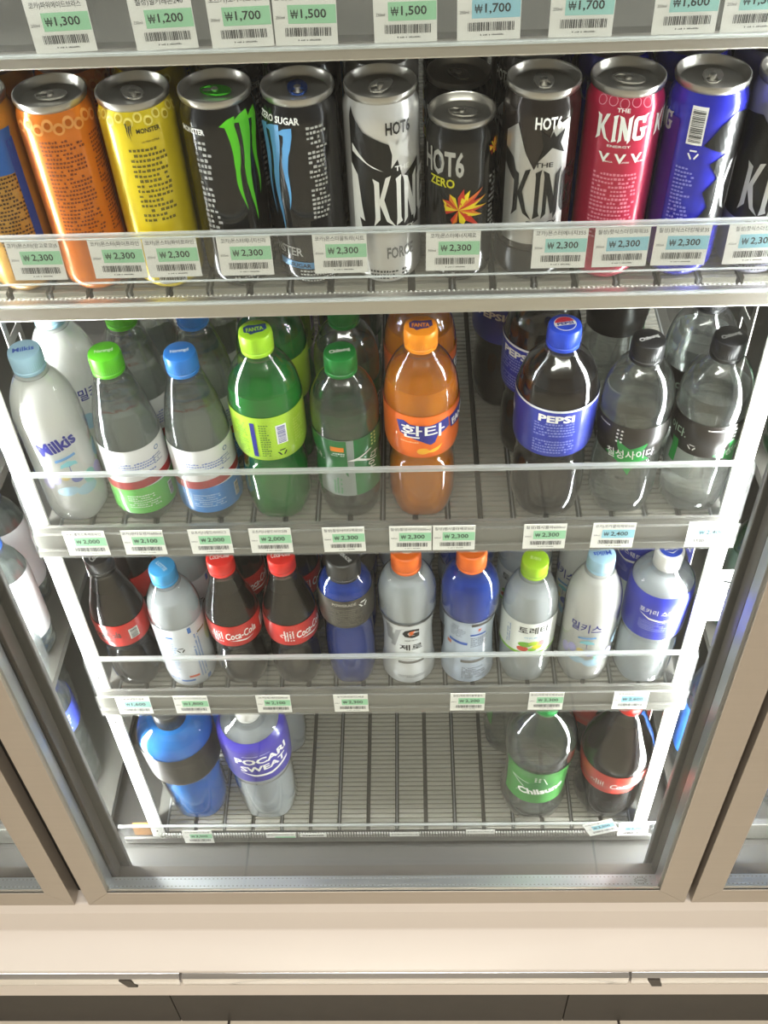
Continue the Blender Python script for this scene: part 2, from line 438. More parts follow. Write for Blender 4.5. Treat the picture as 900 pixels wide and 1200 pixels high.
# ------------------------------------------------------------------ shelves
def shelf(xa, xb, z, lanes, label, guard=None, rail=None, lip=None, depth=.56, fine=True, tilt=4):
    """z: deck top at the front. guard (z0,z1), rail (z0,z1) in metres; the deck climbs to the back (gravity feed)"""
    t = thing('shelf', label, 'shelf', (0, 0, 0))
    zf = z; z = 0; rx = math.radians(tilt)
    def lean(o):
        o.rotation_euler.x = rx; o.location.z = zf; return o
    lean(G().box(xa + .0015, xb - .0035, .0085, depth, z - .016, z - .0082).obj('deck', DECK, t))
    if rail:
        z0, z1 = rail; h = z1 - z0
        G().prism_x([(-.006, z0), (-.006, z0 + .22 * h), (-.003, z0 + .25 * h), (-.003, z0 + .42 * h), (-.0055, z0 + .45 * h), (-.0045, z0 + .8 * h), (-.002, z0 + .82 * h), (-.001, z1), (.0028, z1), (.0028, z0)], xa, xb).obj('price_rail', GREYPL, t)
        G().box(xa, xb, -.0085, -.0072, z0 + .0005, z1 - .001).obj('tag_cover', TAGSTRIP, t)
    if lip:
        G().box(xa, xb, -.0078, .0028, lip[0], lip[1]).obj('front_lip', ALU, t, 0, .0015)
    if guard:
        z0, z1 = guard; r = .008
        pts = [(xa, z0), (xb, z0)] + [(xb - r + r * math.cos(a), z1 - r + r * math.sin(a)) for a in (0, PI / 6, PI / 3, PI / 2)] + [(xa + r - r * math.sin(a), z1 - r + r * math.cos(a)) for a in (0, PI / 6, PI / 3, PI / 2)]
        G().prism_y(pts, -.005, -.0028).obj('guard', ACRYLIC, t)
        G().prism_x([(-.0062, z1 - .0028), (-.0062, z1 + .0008), (-.0015, z1 + .0008), (-.0015, z1 - .0028)], xa + r, xb - r).obj('guard_bead', EDGE, t)
        G().box(xa, xa + .002, -.0028, .0028, z0, z1 - .004).obj('guard_end', ACRYLIC, t)
        G().box(xb - .002, xb, -.0028, .0028, z0, z1 - .004).obj('guard_end', ACRYLIC, t)
    if fine:
        # gravity feed lanes: two ribbed strips each, a thin divider between lanes
        p = (xb - xa - .036) / lanes; xs = xa + .018
        g = G(); sw = p / 2 - .006
        y = .010
        while y < depth - .02:
            g.box(0, sw, y, y + .0042, z - .0045, z); y += .0068
        g.box(0, sw, .008, depth - .01, z - .008, z - .0042)
        me = g.mesh('roller_track')
        for k in range(lanes):
            for s in (0, 1):
                lean(link('roller_track', me, TRACK, t, 0, (xs + k * p + .003 + s * p / 2, 0, 0)))
        dv = G().box(-.0008, .0008, .0085, depth - .02, z - .0078, z - .0006).mesh('divider')
        for k in range(lanes + 1):
            lean(link('divider', dv, EDGE, t, 0, (xs + k * p, 0, 0)))
        g = G(); x = xa + .01
        while x < xb - .01:
            g.box(x, x + .0014, -.0005, .003, z - .010, z - .0005); x += .0038
        o = lean(g.obj('front_comb', paint('#d5d3cc', .4), t)); o['kind'] = 'stuff'
    return t
ZB, ZC, ZD, ZE, ZA = 1.222, .945, .666, .345, 1.424
shelf(-.345, .342, ZA, 10, 'uppermost shelf showing only its price tag strip above the cans', None, None, (1.4055, 1.415), fine=False)
shelf(-.345, .342, ZB, 10, 'metal lipped shelf carrying the row of tall energy drink cans', None, None, (1.2066, 1.2215))
shelf(-.345, .342, ZC, 10, 'shelf with clear guard carrying the soda bottles below the cans', (.963, 1.037), (.927, .963))
shelf(-.345, .342, ZD, 10, 'shelf with clear guard carrying cola and sports drink bottles', (.690, .757), (.650, .690))
shelf(-.345, .342, ZE, 8, 'bottom shelf with bare ribbed lanes between large bottles', None, None, None, tilt=6)
shE = [o for o in bpy.data.objects if o.name.startswith('shelf') and o.get('category') == 'shelf'][-1]
G().box(-.387, .352, -.004, -.002, .331, .376).obj('guard', ACRYLIC, shE)
G().box(-.387, .352, -.005, -.0015, .375, .377).obj('guard_bead', EDGE, shE)
G().box(-.387, .352, -.0012, .0028, .324, .337).obj('front_lip', GREYPL, shE, 0, .001)
g = G(); x = -.33
while x < .33:
    g.box(x, x + .0011, -.001, .0028, .3375, .3445); x += .0038
g.obj('front_teeth', paint('#d5d3cc', .4), shE)['kind'] = 'stuff'

# clear tag strips of the two can shelves, hung on their shelf lips
def strip(par, z0, z1, back):
    G().box(-.345, .342, -.0105, -.0092, z0, z1).obj('tag_cover', ACRYLIC, par)
    for z in (z0, z1):
        G().prism_x([(-.0115, z - .0008), (-.0115, z + .0008), (-.0085, z + .0012), (-.0085, z - .0012)], -.345, .342).obj('tag_cover_bead', EDGE, par)
    if back: G().box(-.345, .342, -.0008, .0008, z0, z1).obj('tag_backing', TAGSTRIP, par)
shs = [o for o in bpy.data.objects if o.get('category') == 'shelf']
strip(shs[0], 1.4155, 1.4545, True)
strip(shs[1], 1.2225, 1.284, False)
g = G()
for z in (1.2435, 1.2815): g.prism_x([(-.0118, z - .0004), (-.0118, z + .0004), (-.0100, z + .0006), (-.0100, z - .0006)], -.345, .342)
g.obj('tag_cover_rib', EDGE, shs[1])

# ------------------------------------------------------------------ placing drinks on the leaning decks
TILT = {'B': 4, 'C': 4, 'D': 4, 'E': 6}
DK = {'B': ZB, 'C': ZC, 'D': ZD, 'E': ZE}
def axes(row):
    a = math.radians(TILT[row]); return Vector((0, -math.sin(a), math.cos(a))), Vector((0, math.cos(a), math.sin(a)))
def spot(row, x, s):
    return Vector((x, 0, DK[row])) + axes(row)[1] * s
def px_on(row, u, v, s):
    """pixel -> (x, height above deck) on the leaning plane s behind the shelf front"""
    a, b = axes(row); P = spot(row, 0, s)
    r = RIGHT * ((u - 450) / FPX) + DOWN * ((v - 600) / FPX) + FWD
    q = CAM + r * ((P - CAM).dot(b) / r.dot(b))
    return q.x, (q - P).dot(a)
def place(o, row, x, s, spin=0):
    o.location = spot(row, x, s) + axes(row)[0] * .0007; o.rotation_mode = 'ZYX'; o.rotation_euler = (math.radians(TILT[row]), 0, math.radians(spin))
    if row == 'B': o.scale.z = 1.033
    return o
def facing(x): return math.degrees(math.atan2(CAM.x - x, .76))

# ------------------------------------------------------------------ cans
def make_can(name, label, body, r=.0275, h=.152, tab='#b9b6b0', group='energy drink cans on the upper shelf'):
    t = thing(name, label, 'can', group=group)
    R = pchip([(0, r * .70), (h * .012, r * .78), (h * .05, r * .95), (h * .085, r), (h * .5, r), (h * .885, r), (h * .915, r * .975), (h * .948, r * .905), (h * .965, r * .885)])
    zs = [h * k / 40 * .965 for k in range(41)]
    G().lathe([(R(z), z) for z in zs], 48, cap1=False).obj('body', body, t, 60)
    BODYOF[t] = t.children[-1]
    G().lathe([(r * .885, h * .958), (r * .93, h * .966), (r * .955, h * .985), (r * .945, h * .998), (r * .915, h), (r * .89, h * .993), (r * .86, h * .965), (r * .80, h * .955), (r * .78, h * .960), (r * .3, h * .962), (r * .02, h * .962)], 48, cap0=False).obj('lid', LIDM, t, 40)
    lid = t.children[-1]
    G().lathe([(r * .70, 0), (r * .66, .002), (r * .5, .004)], 40, cap0=False, cap1=True).obj('base_ring', LIDM, t, 40)
    # pull tab
    g = G(); n = 20
    def oval(a, b, z, cy0): return [(a * math.cos(2 * PI * k / n), cy0 + b * math.sin(2 * PI * k / n), z) for k in range(n)]
    zo = h * .962 + .0012
    A = oval(r * .26, r * .42, zo, r * .02) + oval(r * .26, r * .42, zo + .0012, r * .02) + oval(r * .15, r * .17, zo + .0012, -r * .18) + oval(r * .15, r * .17, zo, -r * .18)
    f = []
    for k in range(n):
        j = (k + 1) % n
        f += [(k, j, n + j, n + k), (n + k, n + j, 2 * n + j, 2 * n + k), (2 * n + k, 2 * n + j, 3 * n + j, 3 * n + k)]
    g.add(A, f)
    tb = g.obj('pull_tab', paint(tab, .25, .8), lid, 40); tb.rotation_euler.z = math.radians(rnd.uniform(-120, 120))
    G().lathe([(r * .09, zo - .0012), (r * .09, zo + .002), (r * .05, zo + .0026)], 14, cap0=False).obj('rivet', LIDM, lid, 40)
    return t, R, h
SILVER = paint('#c9c8c6', .3, .75, .03, 200, 'silver_ink')
WHITEI = paint('#f2f2f0', .45, 0, 0, 60, 'white_ink')
def claw(k=1.):
    """three ragged claw strokes"""
    o = []
    for i, (dx, L, wd) in enumerate(((-.0085, .052, .0030), (0, .062, .0036), (.0085, .046, .0030))):
        top = .031 - abs(i - 1) * .001; q = random.Random(i + 5); pts = []; pts2 = []
        for j in range(13):
            f = j / 12; z = top - f * L; wv = wd * (1 - f) ** .8 * (.85 + .3 * q.random()); off = dx + .0012 * math.sin(f * 7 + i) + f * .003 * (1 - i)
            pts.append((off - wv, z)); pts2.append((off + wv * .8, z))
        o += poly2d([(dx - wd * 2.1, top + .001), (dx - wd * .5, top + .004)] + [] + [(dx + wd * 1.2, top + .005)] + pts2 + pts[::-1])
    return mv(o, k=k)
def king(w, h):
    """spiky gothic capitals"""
    K_ = [[(0, 1), (.25, .92), (.25, .05), (.0, -.12), (.06, .08), (.06, .86)], [(.25, .52), (.50, 1.02), (.70, 1.06), (.42, .52), (.62, .06), (.84, -.14), (.50, .0), (.25, .40)]]
    I_ = [[(0, .98), (.24, 1.06), (.20, .9), (.20, .06), (.26, -.04), (0, -.12), (.03, .05), (.03, .86)]]
    N_ = [[(-.03, 1.04), (.20, .96), (.46, .38), (.46, .0), (.38, -.02), (.18, .46), (.18, .0), (.0, -.12), (.03, .06), (.03, .88)], [(.44, .92), (.68, 1.08), (.63, .9), (.63, .0), (.50, -.14), (.45, .1)]]
    G_ = [[(.62, .70), (.64, .94), (.76, 1.08), (.50, 1.0), (.14, 1.0), (0, .86), (0, .12), (.14, -.02), (.46, -.02), (.66, .12), (.66, .40), (.74, .54), (.34, .52), (.36, .38), (.46, .36), (.46, .16), (.20, .16), (.20, .84), (.44, .84), (.46, .70)]]
    o = []
    for dx, gl in ((0, K_), (.88, I_), (1.20, N_), (1.92, G_)):
        for pl in gl: o += poly2d([((x_ + dx) / 2.64 * w - w / 2, (y_ - .47) / 1.2 * h) for x_, y_ in pl])
    return o

CANX = []
def can_at(t, u, v, h, s=.032, base=None):
    x = px_on('B', u, v, s)[0]; place(t, 'B', x, s); CANX.append(x); return x
cans = []
# mango can at the left edge
t, R, h = make_can('drink_can', 'golden brown energy can with a blue stripe beside the plain orange can', paint('#b98a3a', .28, .35, .2, 160, 'mango_can', .7))
x = place(t, 'B', -.281, .032).location.x
wrap('blue_stripe', rect2d(-.0035, .0035, -.055, .05), R, facing(x) + 38, .075, paint('#2b4fa8', .3, .3), t)
wrap('blue_panel', poly2d([(-.03, -.012), (.012, -.016), (.02, .016), (-.03, .018)]), R, facing(x) + 5, .116, paint('#2d63b5', .3, .3), t)
wrap('fine_print', fine2d(.026, 26, .0031, 4), R, facing(x) + 2, .060, paint('#4a2f10', .5), t, .0004)
cans.append(t)
# orange can
t, R, h = make_can('drink_can', 'orange energy can covered in fine brown print between gold and yellow cans', paint('#d9761a', .28, .35, .12, 200, 'orange_can', .7))
x = can_at(t, 57, 107, h)
BR = paint('#7a3a0c', .5)
wrap('fine_print', fine2d(.030, 25, .0031, 8), R, facing(x) - 4, .090, BR, t, .0004)
wrap('fine_print', fine2d(.022, 26, .003, 12), R, facing(x) + 66, .088, BR, t, .0004)
wrap('ornament', [q for k in range(9) for q in mv(disc2d(.0042, 0, 0, 14), (k - 4) * .0075, (k % 2) * .003)], R, facing(x), .136, paint('#e8a25a', .3, .4), t, .0004)
wrap('ornament_centre', [q for k in range(9) for q in mv(disc2d(.0024, 0, 0, 10), (k - 4) * .0075, (k % 2) * .003)], R, facing(x), .136, paint('#b95f14', .3, .4), t, .0007)
cans.append(t)
# yellow can
t, R, h = make_can('drink_can', 'bright yellow energy can with black print and small black claw mark', paint('#dcc51c', .28, .3, .10, 200, 'yellow_can', .7))
x = can_at(t, 165, 105, h)
DK1 = paint('#2c2a12', .5)
wrap('claw_logo', mv(claw(.2)), R, facing(x) - 16, .1325, DK1, t)
wrap('lettering', fit_text('MONSTER', .017, .0036, .03), R, facing(x) + 12, .1335, DK1, t)
wrap('lettering', fit_text('ULTRA CITRA', .013, .0016, .01), R, facing(x) + 12, .1255, DK1, t)
wrap('fine_print', fine2d(.026, 15, .0039, 18), R, facing(x) + 4, .0925, paint('#6a5f12', .5), t, .0004)
wrap('ornament', [q for k in range(11) for q in mv(disc2d(.0034, 0, 0, 12), (k - 5) * .007, (k % 2) * .003)], R, facing(x), .1395, paint('#f0e070', .3, .4), t, .0004)
wrap('ornament_centre', [q for k in range(11) for q in mv(disc2d(.0020, 0, 0, 10), (k - 5) * .007, (k % 2) * .003)], R, facing(x), .1395, paint('#b89e10', .3, .4), t, .0007)
wrap('barcode_panel', rect2d(-.011, .011, -.010, .010), R, facing(x), .0185, SILVER, t)
wrap('barcode', bars2d(.019, .016, 3), R, facing(x), .0185, DK1, t, .0008)
cans.append(t)
# black can, green claw
t, R, h = make_can('drink_can', 'black energy can with a large bright green claw mark and green tab', paint('#141416', .22, .5, .1, 200, 'black_can', .7), tab='#3fae2a')
x = can_at(t, 250, 105, h)
wrap('claw_logo', mv(claw(1.25)), R, facing(x) + 36, .0965, paint('#58c322', .35, .1), t)
wrap('lettering', fit_text('MONSTER', .020, .0042, .03), R, facing(x) - 46, .131, WHITEI, t)
wrap('fine_print', fine2d(.010, 17, .0044, 28), R, facing(x) - 36, .088, paint('#9a9a98', .5), t, .0004)
wrap('lettering', fit_text('몬스터', .012, .004, .02), R, facing(x) + 18, .018, WHITEI, t)
wrap('fine_print', fine2d(.020, 3, .003, 29), R, facing(x) + 5, .0135, paint('#b9b9b6', .5), t, .0004)
cans.append(t)
# black can, blue claw
t, R, h = make_can('drink_can', 'black energy can with pale blue claw mark and blue tab', paint('#17171a', .22, .5, .1, 200, 'black_can_two', .7), tab='#2c4f9c')
x = can_at(t, 346, 103, h)
wrap('claw_logo', mv(claw(1.25)), R, facing(x) - 46, .089, paint('#5f9fd6', .35, .1), t)
wrap('lettering', fit_text('ZERO SUGAR', .034, .0048, .03), R, facing(x) - 38, .1375, WHITEI, t)
wrap('fine_print', fine2d(.013, 20, .0036, 33), R, facing(x) + 20, .098, paint('#a8a8a4', .5), t, .0004)
wrap('lettering', fit_text('MONSTER', .040, .0075, .03), R, facing(x) - 58, .034, paint('#b8b8b6', .4, .3), t)
wrap('blue_band', rect2d(-.018, .012, -.0028, .0028), R, facing(x) - 25, .0225, paint('#5f9fd6', .35, .1), t)
wrap('lettering', fit_text('SUGAR', .016, .0034, .03), R, facing(x) - 22, .0225, BLACK, t, .0009)
wrap('fine_print', fine2d(.028, 4, .003, 35), R, facing(x) + 5, .013, paint('#b9b9b6', .5), t, .0004)
cans.append(t)
# white and black king can
t, R, h = make_can('drink_can', 'white energy can with black angular patches and giant white letters', paint('#d4d3d1', .3, .55, .05, 250, 'white_can', .7))
x = can_at(t, 439, 100, h); F = facing(x)
wrap('black_patch', poly2d([(-.026, .045), (-.014, .030), (.004, .022), (.010, .012), (.014, -.004), (.030, .006), (.030, -.046), (-.026, -.046), (-.020, -.030), (-.022, -.012), (-.026, -.004)]), R, F + 0, .097, BLACK, t)
wrap('white_swoosh', poly2d([(-.024, .006), (-.008, -.003), (.0, -.006), (-.012, .0), (-.024, .012)]), R, F, .105, WHITEI, t, .0008)
wrap('white_blade', poly2d([(-.026, .02), (-.020, .012), (-.0175, -.012), (-.0155, -.024), (-.020, -.022), (-.018, -.032), (-.022, -.04), (-.026, -.04)]), R, F, .082, WHITEI, t, .0008)
wrap('lettering', fit_text('HOT6', .0185, .0095, .035), R, F + 24, .1305, BLACK, t, .0009)
wrap('star_mark', poly2d([(-.009, .010), (-.002, .005), (0, .009), (.002, .005), (.009, .010), (.006, 0), (.010, -.008), (0, -.003), (-.007, -.012), (-.006, -.002)]), R, F + 26, .113, paint('#d8d8d6', .3, .5), t, .0009)
wrap('lettering', fit_text('THE', .0115, .0038, .03), R, F + 29, .1005, WHITEI, t, .0009)
wrap('lettering', king(.050, .041), R, F + 35, .0755, paint('#e4e4e2', .3, .4), t, .0009)
wrap('lettering', fit_text('ENERGY', .022, .0034, .03), R, F + 26, .0515, WHITEI, t, .0009)
wrap('lettering', fit_text('FORCE', .022, .010, .035), R, F + 24, .032, paint('#6d6d6c', .4), t, .0006)
wrap('fine_print', fine2d(.030, 3, .0032, 41), R, F + 4, .0125, BLACK, t, .0004)
cans.append(t)
# small black can with burst
t, R, h = make_can('drink_can', 'short black energy can with a red and yellow faceted starburst', paint('#151515', .22, .5, .1, 200, 'black_can_small', .7), r=.0258, h=.131)
x = can_at(t, 543, 133, h); F = facing(x)
wrap('lettering', fit_text('HOT6', .034, .0195, .035), R, F - 32, .1015, paint('#b9b8b4', .35, .3), t)
wrap('lettering', fit_text('ZERO', .021, .0072, .035), R, F - 32, .0865, paint('#c6c022', .4), t)
RD, YL, OR = paint('#b8301c', .4), paint('#d9c31e', .4), paint('#d0701c', .4)
q = random.Random(2); ra, ya, oa = [], [], []
for k, ang in enumerate((150, 118, 78, 62, 40, 22, 2, -18, -42, -70, -110, 190, 165)):
    L = .019 * q.uniform(.72, 1.1) * (1 if -60 < ang < 100 else .55); a = math.radians(ang); b = math.radians(ang + 15); d = math.radians(ang - 15)
    tip = (L * math.cos(a), L * math.sin(a)); m = (.008 * math.cos(b), .008 * math.sin(b)); n_ = (.008 * math.cos(d), .008 * math.sin(d)); mid = (.010 * math.cos(a), .010 * math.sin(a))
    (ra, ya, oa)[k % 2].extend(poly2d([(0, 0), n_, tip, mid])); (ya, oa, ra)[k % 3].extend(poly2d([(0, 0), mid, tip, m]))
for nm, tr, m in (('burst_red', ra, RD), ('burst_yellow', ya, YL), ('burst_orange', oa, OR)): wrap(nm, mv(tr, k=1.25), R, F - 2, .066, m, t, .0006)
for nm, tr, m in (('burst_red', ra, RD), ('burst_yellow', ya, YL)): wrap(nm, mv(tr, k=.55), R, F + 62, .108, m, t, .0006)
wrap('fine_print', fine2d(.008, 12, .004, 44), R, F + 64, .065, paint('#8a8a88', .5), t, .0004)
wrap('fine_print', fine2d(.014, 4, .0032, 45), R, F - 25, .0165, paint('#b9b9b6', .5), t, .0004)
wrap('mark', disc2d(.0018), R, F + 30, .0165, WHITEI, t, .0005)
cans.append(t)
# dark brown and silver king can
t, R, h = make_can('drink_can', 'dark and silver energy can with giant black letters beside the pink can', paint('#2a2320', .22, .5, .1, 200, 'dark_brown_can', .7))
x = can_at(t, 639, 92, h); F = facing(x)
wrap('silver_patch', poly2d([(-.026, .022), (-.016, .030), (-.009, .010), (-.002, -.002), (.004, .012), (.010, .030), (.022, .034), (.024, -.062), (-.026, -.062)]), R, F, .099, SILVER, t, .0005)
wrap('dark_wedge', poly2d([(-.026, .016), (-.018, .010), (-.012, -.010), (-.018, -.006), (-.026, .004)]), R, F, .094, BLACK, t, .0008)
wrap('lettering', fit_text('HOT6', .0185, .0090, .035), R, F + 12, .1315, WHITEI, t, .0009)
wrap('star_mark', poly2d([(-.009, .010), (-.002, .005), (0, .009), (.002, .005), (.009, .010), (.006, 0), (.010, -.008), (0, -.003), (-.010, -.014), (-.006, -.002)]), R, F + 20, .1165, paint('#1c1a19', .3, .3), t, .0008)
wrap('lettering', fit_text('THE', .013, .0036, .02), R, F + 10, .101, BLACK, t, .0009)
wrap('lettering', king(.050, .040), R, F + 16, .078, BLACK, t, .0009)
wrap('lettering', fit_text('ENERGY', .023, .0036, .03), R, F + 14, .0545, BLACK, t, .0009)
wrap('dark_foot', rect2d(-.08, .08, -.012, .010), R, F, .0205, BLACK, t, .0010)
cans.append(t)
# pink can
t, R, h = make_can('drink_can', 'crimson pink energy can with white gothic letters', paint('#b81f45', .28, .35, .10, 220, 'pink_can', .7))
x = can_at(t, 738, 88, h); F = facing(x)
wrap('lettering', fit_text('THE', .009, .0026, .02), R, F + 0, .1385, WHITEI, t)
wrap('lettering', king(.036, .0205), R, F + 0, .1255, WHITEI, t)
wrap('lettering', fit_text('ENERGY', .0165, .0018, .01), R, F + 0, .1128, WHITEI, t)
for k in (-1, 0, 1):
    wrap('icon', poly2d([(-.0042, .003), (-.0022, .003), (0, -.001), (.0022, .003), (.0042, .003), (.0002, -.0045)]), R, F + 4 + k * 24, .1045, WHITEI, t)
    wrap('lettering', fit_text(('MACA', 'CAFFEINE', 'TAURINE')[k + 1], .006, .0012, .01), R, F + 12 + k * 24, .1012, WHITEI, t)
wrap('fine_print', fine2d(.032, 17, .0032, 50), R, F + 0, .066, paint('#e07f95', .4), t, .0004)
wrap('curl', [q_ for k in range(5) for q_ in mv([z_ for i in range(14) for z_ in mv(rect2d(-.0006, .0006, -.0002, .0002), .003 * math.cos(i * .45), .003 * math.sin(i * .45), i * 26 + 90)], (k - 2) * .008, .001 * (k % 2))], R, F, .1425, paint('#e6a2b4', .4), t, .0004)
wrap('lettering', king(.033, .0175), R, F + 88, .1255, WHITEI, t)
cans.append(t)
# blue can
t, R, h = make_can('drink_can', 'vivid blue and purple energy can with an upright white barcode', paint('#2a2ec0', .26, .4, .10, 220, 'blue_can', .7))
x = can_at(t, 834, 83, h); F = facing(x)
wrap('purple_panel', rect2d(-.014, .008, -.064, .055), R, F - 52, .072, paint('#4b1f8e', .28, .35), t, .0004)
wrap('barcode_panel', rect2d(-.0055, .0055, -.0135, .0135), R, F - 8, .1255, WHITEI, t, .0008)
wrap('barcode', mv(bars2d(.023, .0085, 9), rot=90), R, F - 8, .1255, BLACK, t, .0011)
wrap('recycle_mark', [q_ for k in range(3) for q_ in mv(rect2d(-.0026, .0022, .0020, .0032), rot=k * 120)], R, F - 6, .105, WHITEI, t, .0008)
wrap('fine_print', fine2d(.013, 17, .0030, 55), R, F - 14, .070, paint('#8a8ad8', .4), t, .0007)
wrap('black_patch', poly2d([(-.016, .012), (-.006, .026), (.004, .034), (.020, .030), (.022, -.055), (.006, -.052), (-.012, -.047), (-.004, -.036), (-.010, -.024), (-.001, -.014), (-.009, -.002), (.002, .004)]), R, F + 40, .100, BLACK, t, .0006)
wrap('lettering', king(.050, .042), R, F + 90, .0775, paint('#d8d8da', .3, .5), t, .0009)
wrap('lettering', king(.030, .0155), R, F - 80, .122, paint('#c8c8d0', .3, .4), t, .0009)
cans.append(t)
# right-hand edge can
t, R, h = make_can('drink_can', 'black and lilac silver energy can partly hidden beside the blue can', paint('#8e8ea6', .28, .5, .08, 220, 'lilac_can', .7))
x = place(t, 'B', .300, .032).location.x; F = facing(x)
wrap('black_patch', poly2d([(-.04, .024), (-.014, .030), (.004, .012), (.03, .016), (.03, -.05), (-.04, -.05)]), R, F - 4, .098, BLACK, t, .0005)
wrap('lettering', king(.050, .041), R, F + 14, .0755, paint('#d8d8da', .3, .5), t, .0009)
wrap('lettering', fit_text('ENERGY', .022, .0034, .03), R, F + 8, .0515, WHITEI, t, .0009)
wrap('fine_print', fine2d(.030, 4, .0032, 61), R, F + 4, .014, BLACK, t, .0004)
cans.append(t)
# nudge neighbours so that no two touch
def spread_row(things, rad, lo, hi, gap=.0008):
    th = sorted(things, key=lambda o_: o_.location.x); xs = [o_.location.x for o_ in th]
    for it in range(400):
        for i in range(len(th) - 1):
            need = rad[th[i]] + rad[th[i + 1]] + gap - (xs[i + 1] - xs[i])
            if need > 0: xs[i] -= need / 2; xs[i + 1] += need / 2
        xs[0] = max(xs[0], lo + rad[th[0]]); xs[-1] = min(xs[-1], hi - rad[th[-1]])
    for o_, x_ in zip(th, xs): o_.location.x = x_
spread_row(cans, {t_: (.0272 if k_ == 6 else .0288) for k_, t_ in enumerate(cans)}, -.3435, .3385)
# the cans queued behind
behind = ['golden brown energy can standing directly behind the blue striped gold can', 'orange energy can queued directly behind the plain orange can', 'yellow energy can queued directly behind the bright yellow can', 'black energy can queued behind the green clawed can',
          'black energy can queued behind the blue clawed can', 'pale silver energy can queued behind the white can', 'short black energy can queued behind the starburst can', 'dark teal rimmed can queued behind the dark silver can',
          'dark violet energy can queued behind the pink can', 'blue energy can queued behind the vivid blue can', 'lilac silver energy can queued behind the lilac can']
for k, t in enumerate(cans):
    src = {8: cans[9]}.get(k, t)
    o = copy_tree(src); o['label'] = behind[k]
    place(o, 'B', t.location.x, .032 + .058, spin=rnd.uniform(-90, 90))
    o2 = copy_tree(src); o2['label'] = behind[k].replace('queued directly behind', 'third in line behind').replace('queued behind', 'third in line behind').replace('standing directly behind', 'third in line behind')
    place(o2, 'B', t.location.x, .032 + .116, spin=rnd.uniform(-90, 90))

# ------------------------------------------------------------------ bottles
RAD = {}
def petal(h):
    def m(a, z):
        k = max(0, 1 - z / (.13 * h)); return 1 - .10 * k * (math.cos(2.5 * a) ** 2)
    return m
def make_bottle(name, label, h, pts, liq, level, capcol, capr=.0146, caph=.0165, base=petal, group='drink bottles standing on the shelves', seg=44, ribs=None, capmat=None, body=None, girth=None):
    t = thing(name, label, 'bottle', group=group)
    gk = GIRTH if girth is None else girth
    R0 = pchip([(z * h, r * (1 + (gk - 1) * min(1, max(0, (.93 - z) / .12)))) for z, r in pts])
    R = (lambda z: R0(z) + (ribs(z / h) if ribs else 0))
    zn = h - caph + .0015
    RAD[t] = max(R(h * k / 200) for k in range(190)) + .0016
    zs = [zn * k / 60 for k in range(61)]
    md = base(h) if base else None
    G().lathe([(R(z), z) for z in zs], seg, md, cap1=False).obj('body', body or PET, t, 80)
    BODYOF[t] = [o_ for o_ in t.children][-1]
    zl = level * h
    lz = [.0015 + (zl - .0015) * k / 44 for k in range(45)]
    G().lathe([(R(z) - .0010, z) for z in lz], seg, md).obj('liquid', liq, t, 70)
    m = capmat or paint(capcol, .38, 0, 0, 60, 'cap_plastic', .1)
    kn = lambda a, z: 1 + .012 * (1 if int(round(a / (2 * PI) * 96)) % 2 else -1) * (1 if z < h - caph * .22 else 0)
    G().lathe([(capr * .95, h - caph), (capr, h - caph + .0012), (capr, h - caph * .30), (capr * .985, h - caph * .14), (capr * .95, h - caph * .04), (capr * .88, h)], 96, kn, cap0=False).obj('cap', m, t, 35)
    CAPOF[t] = [o_ for o_ in t.children if o_.name.startswith('cap')][-1]
    G().lathe([(capr * .97, h - caph - .0042), (capr * 1.0, h - caph - .0035), (capr * 1.0, h - caph - .0006), (capr * .96, h - caph)], 48, cap0=False, cap1=False).obj('tamper_ring', m, CAPOF[t], 40)
    G().lathe([(R(zn - .006), h - caph - .0085), (capr * 1.10, h - caph - .0075), (capr * 1.10, h - caph - .006), (R(zn - .004), h - caph - .005)], 44, cap0=False, cap1=False).obj('neck_ring', PET, t, 40)
    return t, R
def sleeve(t, R, z0, z1, mat, eps=.0005, name='label', a0=0, a1=360, wave=0, seg=56):
    g = G(); nz = max(3, int((z1 - z0) / .004)); full = a1 - a0 >= 360; v = []; n = seg if full else seg + 1
    for i in range(nz + 1):
        for k in range(n):
            a = math.radians(a0 + (a1 - a0) * k / seg)
            z = z0 + (z1 - z0) * i / nz + wave * math.sin(a) * (1 if i in (0, nz) else 1)
            r = R(z) + eps; v.append((r * math.sin(a), -r * math.cos(a), z))
    f = [(i * n + k, i * n + (k + 1) % n, (i + 1) * n + (k + 1) % n, (i + 1) * n + k) for i in range(nz) for k in range(n if full else n - 1)]
    o = g.add(v, f).obj(name, mat, t if name == 'label' or t not in LABOF else LABOF[t], 60)
    if name == 'label': LABOF[t] = o
    return o
DOME = [(0, .021), (.02, .026), (.06, .0312), (.15, .0332), (.3, .0330), (.55, .0330), (.66, .0328), (.74, .0305), (.80, .0262), (.85, .0205), (.885, .0155), (.91, .0130), (.93, .0124), (1, .0124)]
ROUND = [(0, .021), (.02, .026), (.06, .0312), (.15, .0328), (.3, .0325), (.42, .0310), (.47, .0320), (.52, .0338), (.68, .0338), (.76, .0315), (.82, .0268), (.86, .0215), (.89, .0158), (.91, .0130), (.93, .0124), (1, .0124)]
FANTA = [(0, .021), (.02, .026), (.06, .0310), (.14, .0325), (.27, .0318), (.36, .0302), (.42, .0320), (.47, .0340), (.68, .0342), (.76, .0318), (.82, .0268), (.86, .0212), (.89, .0156), (.91, .0130), (.93, .0124), (1, .0124)]
CONE = [(0, .021), (.02, .0265), (.06, .0315), (.14, .0332), (.3, .0328), (.48, .0326), (.58, .0310), (.70, .0268), (.80, .0215), (.87, .0165), (.905, .0132), (.93, .0124), (1, .0124)]
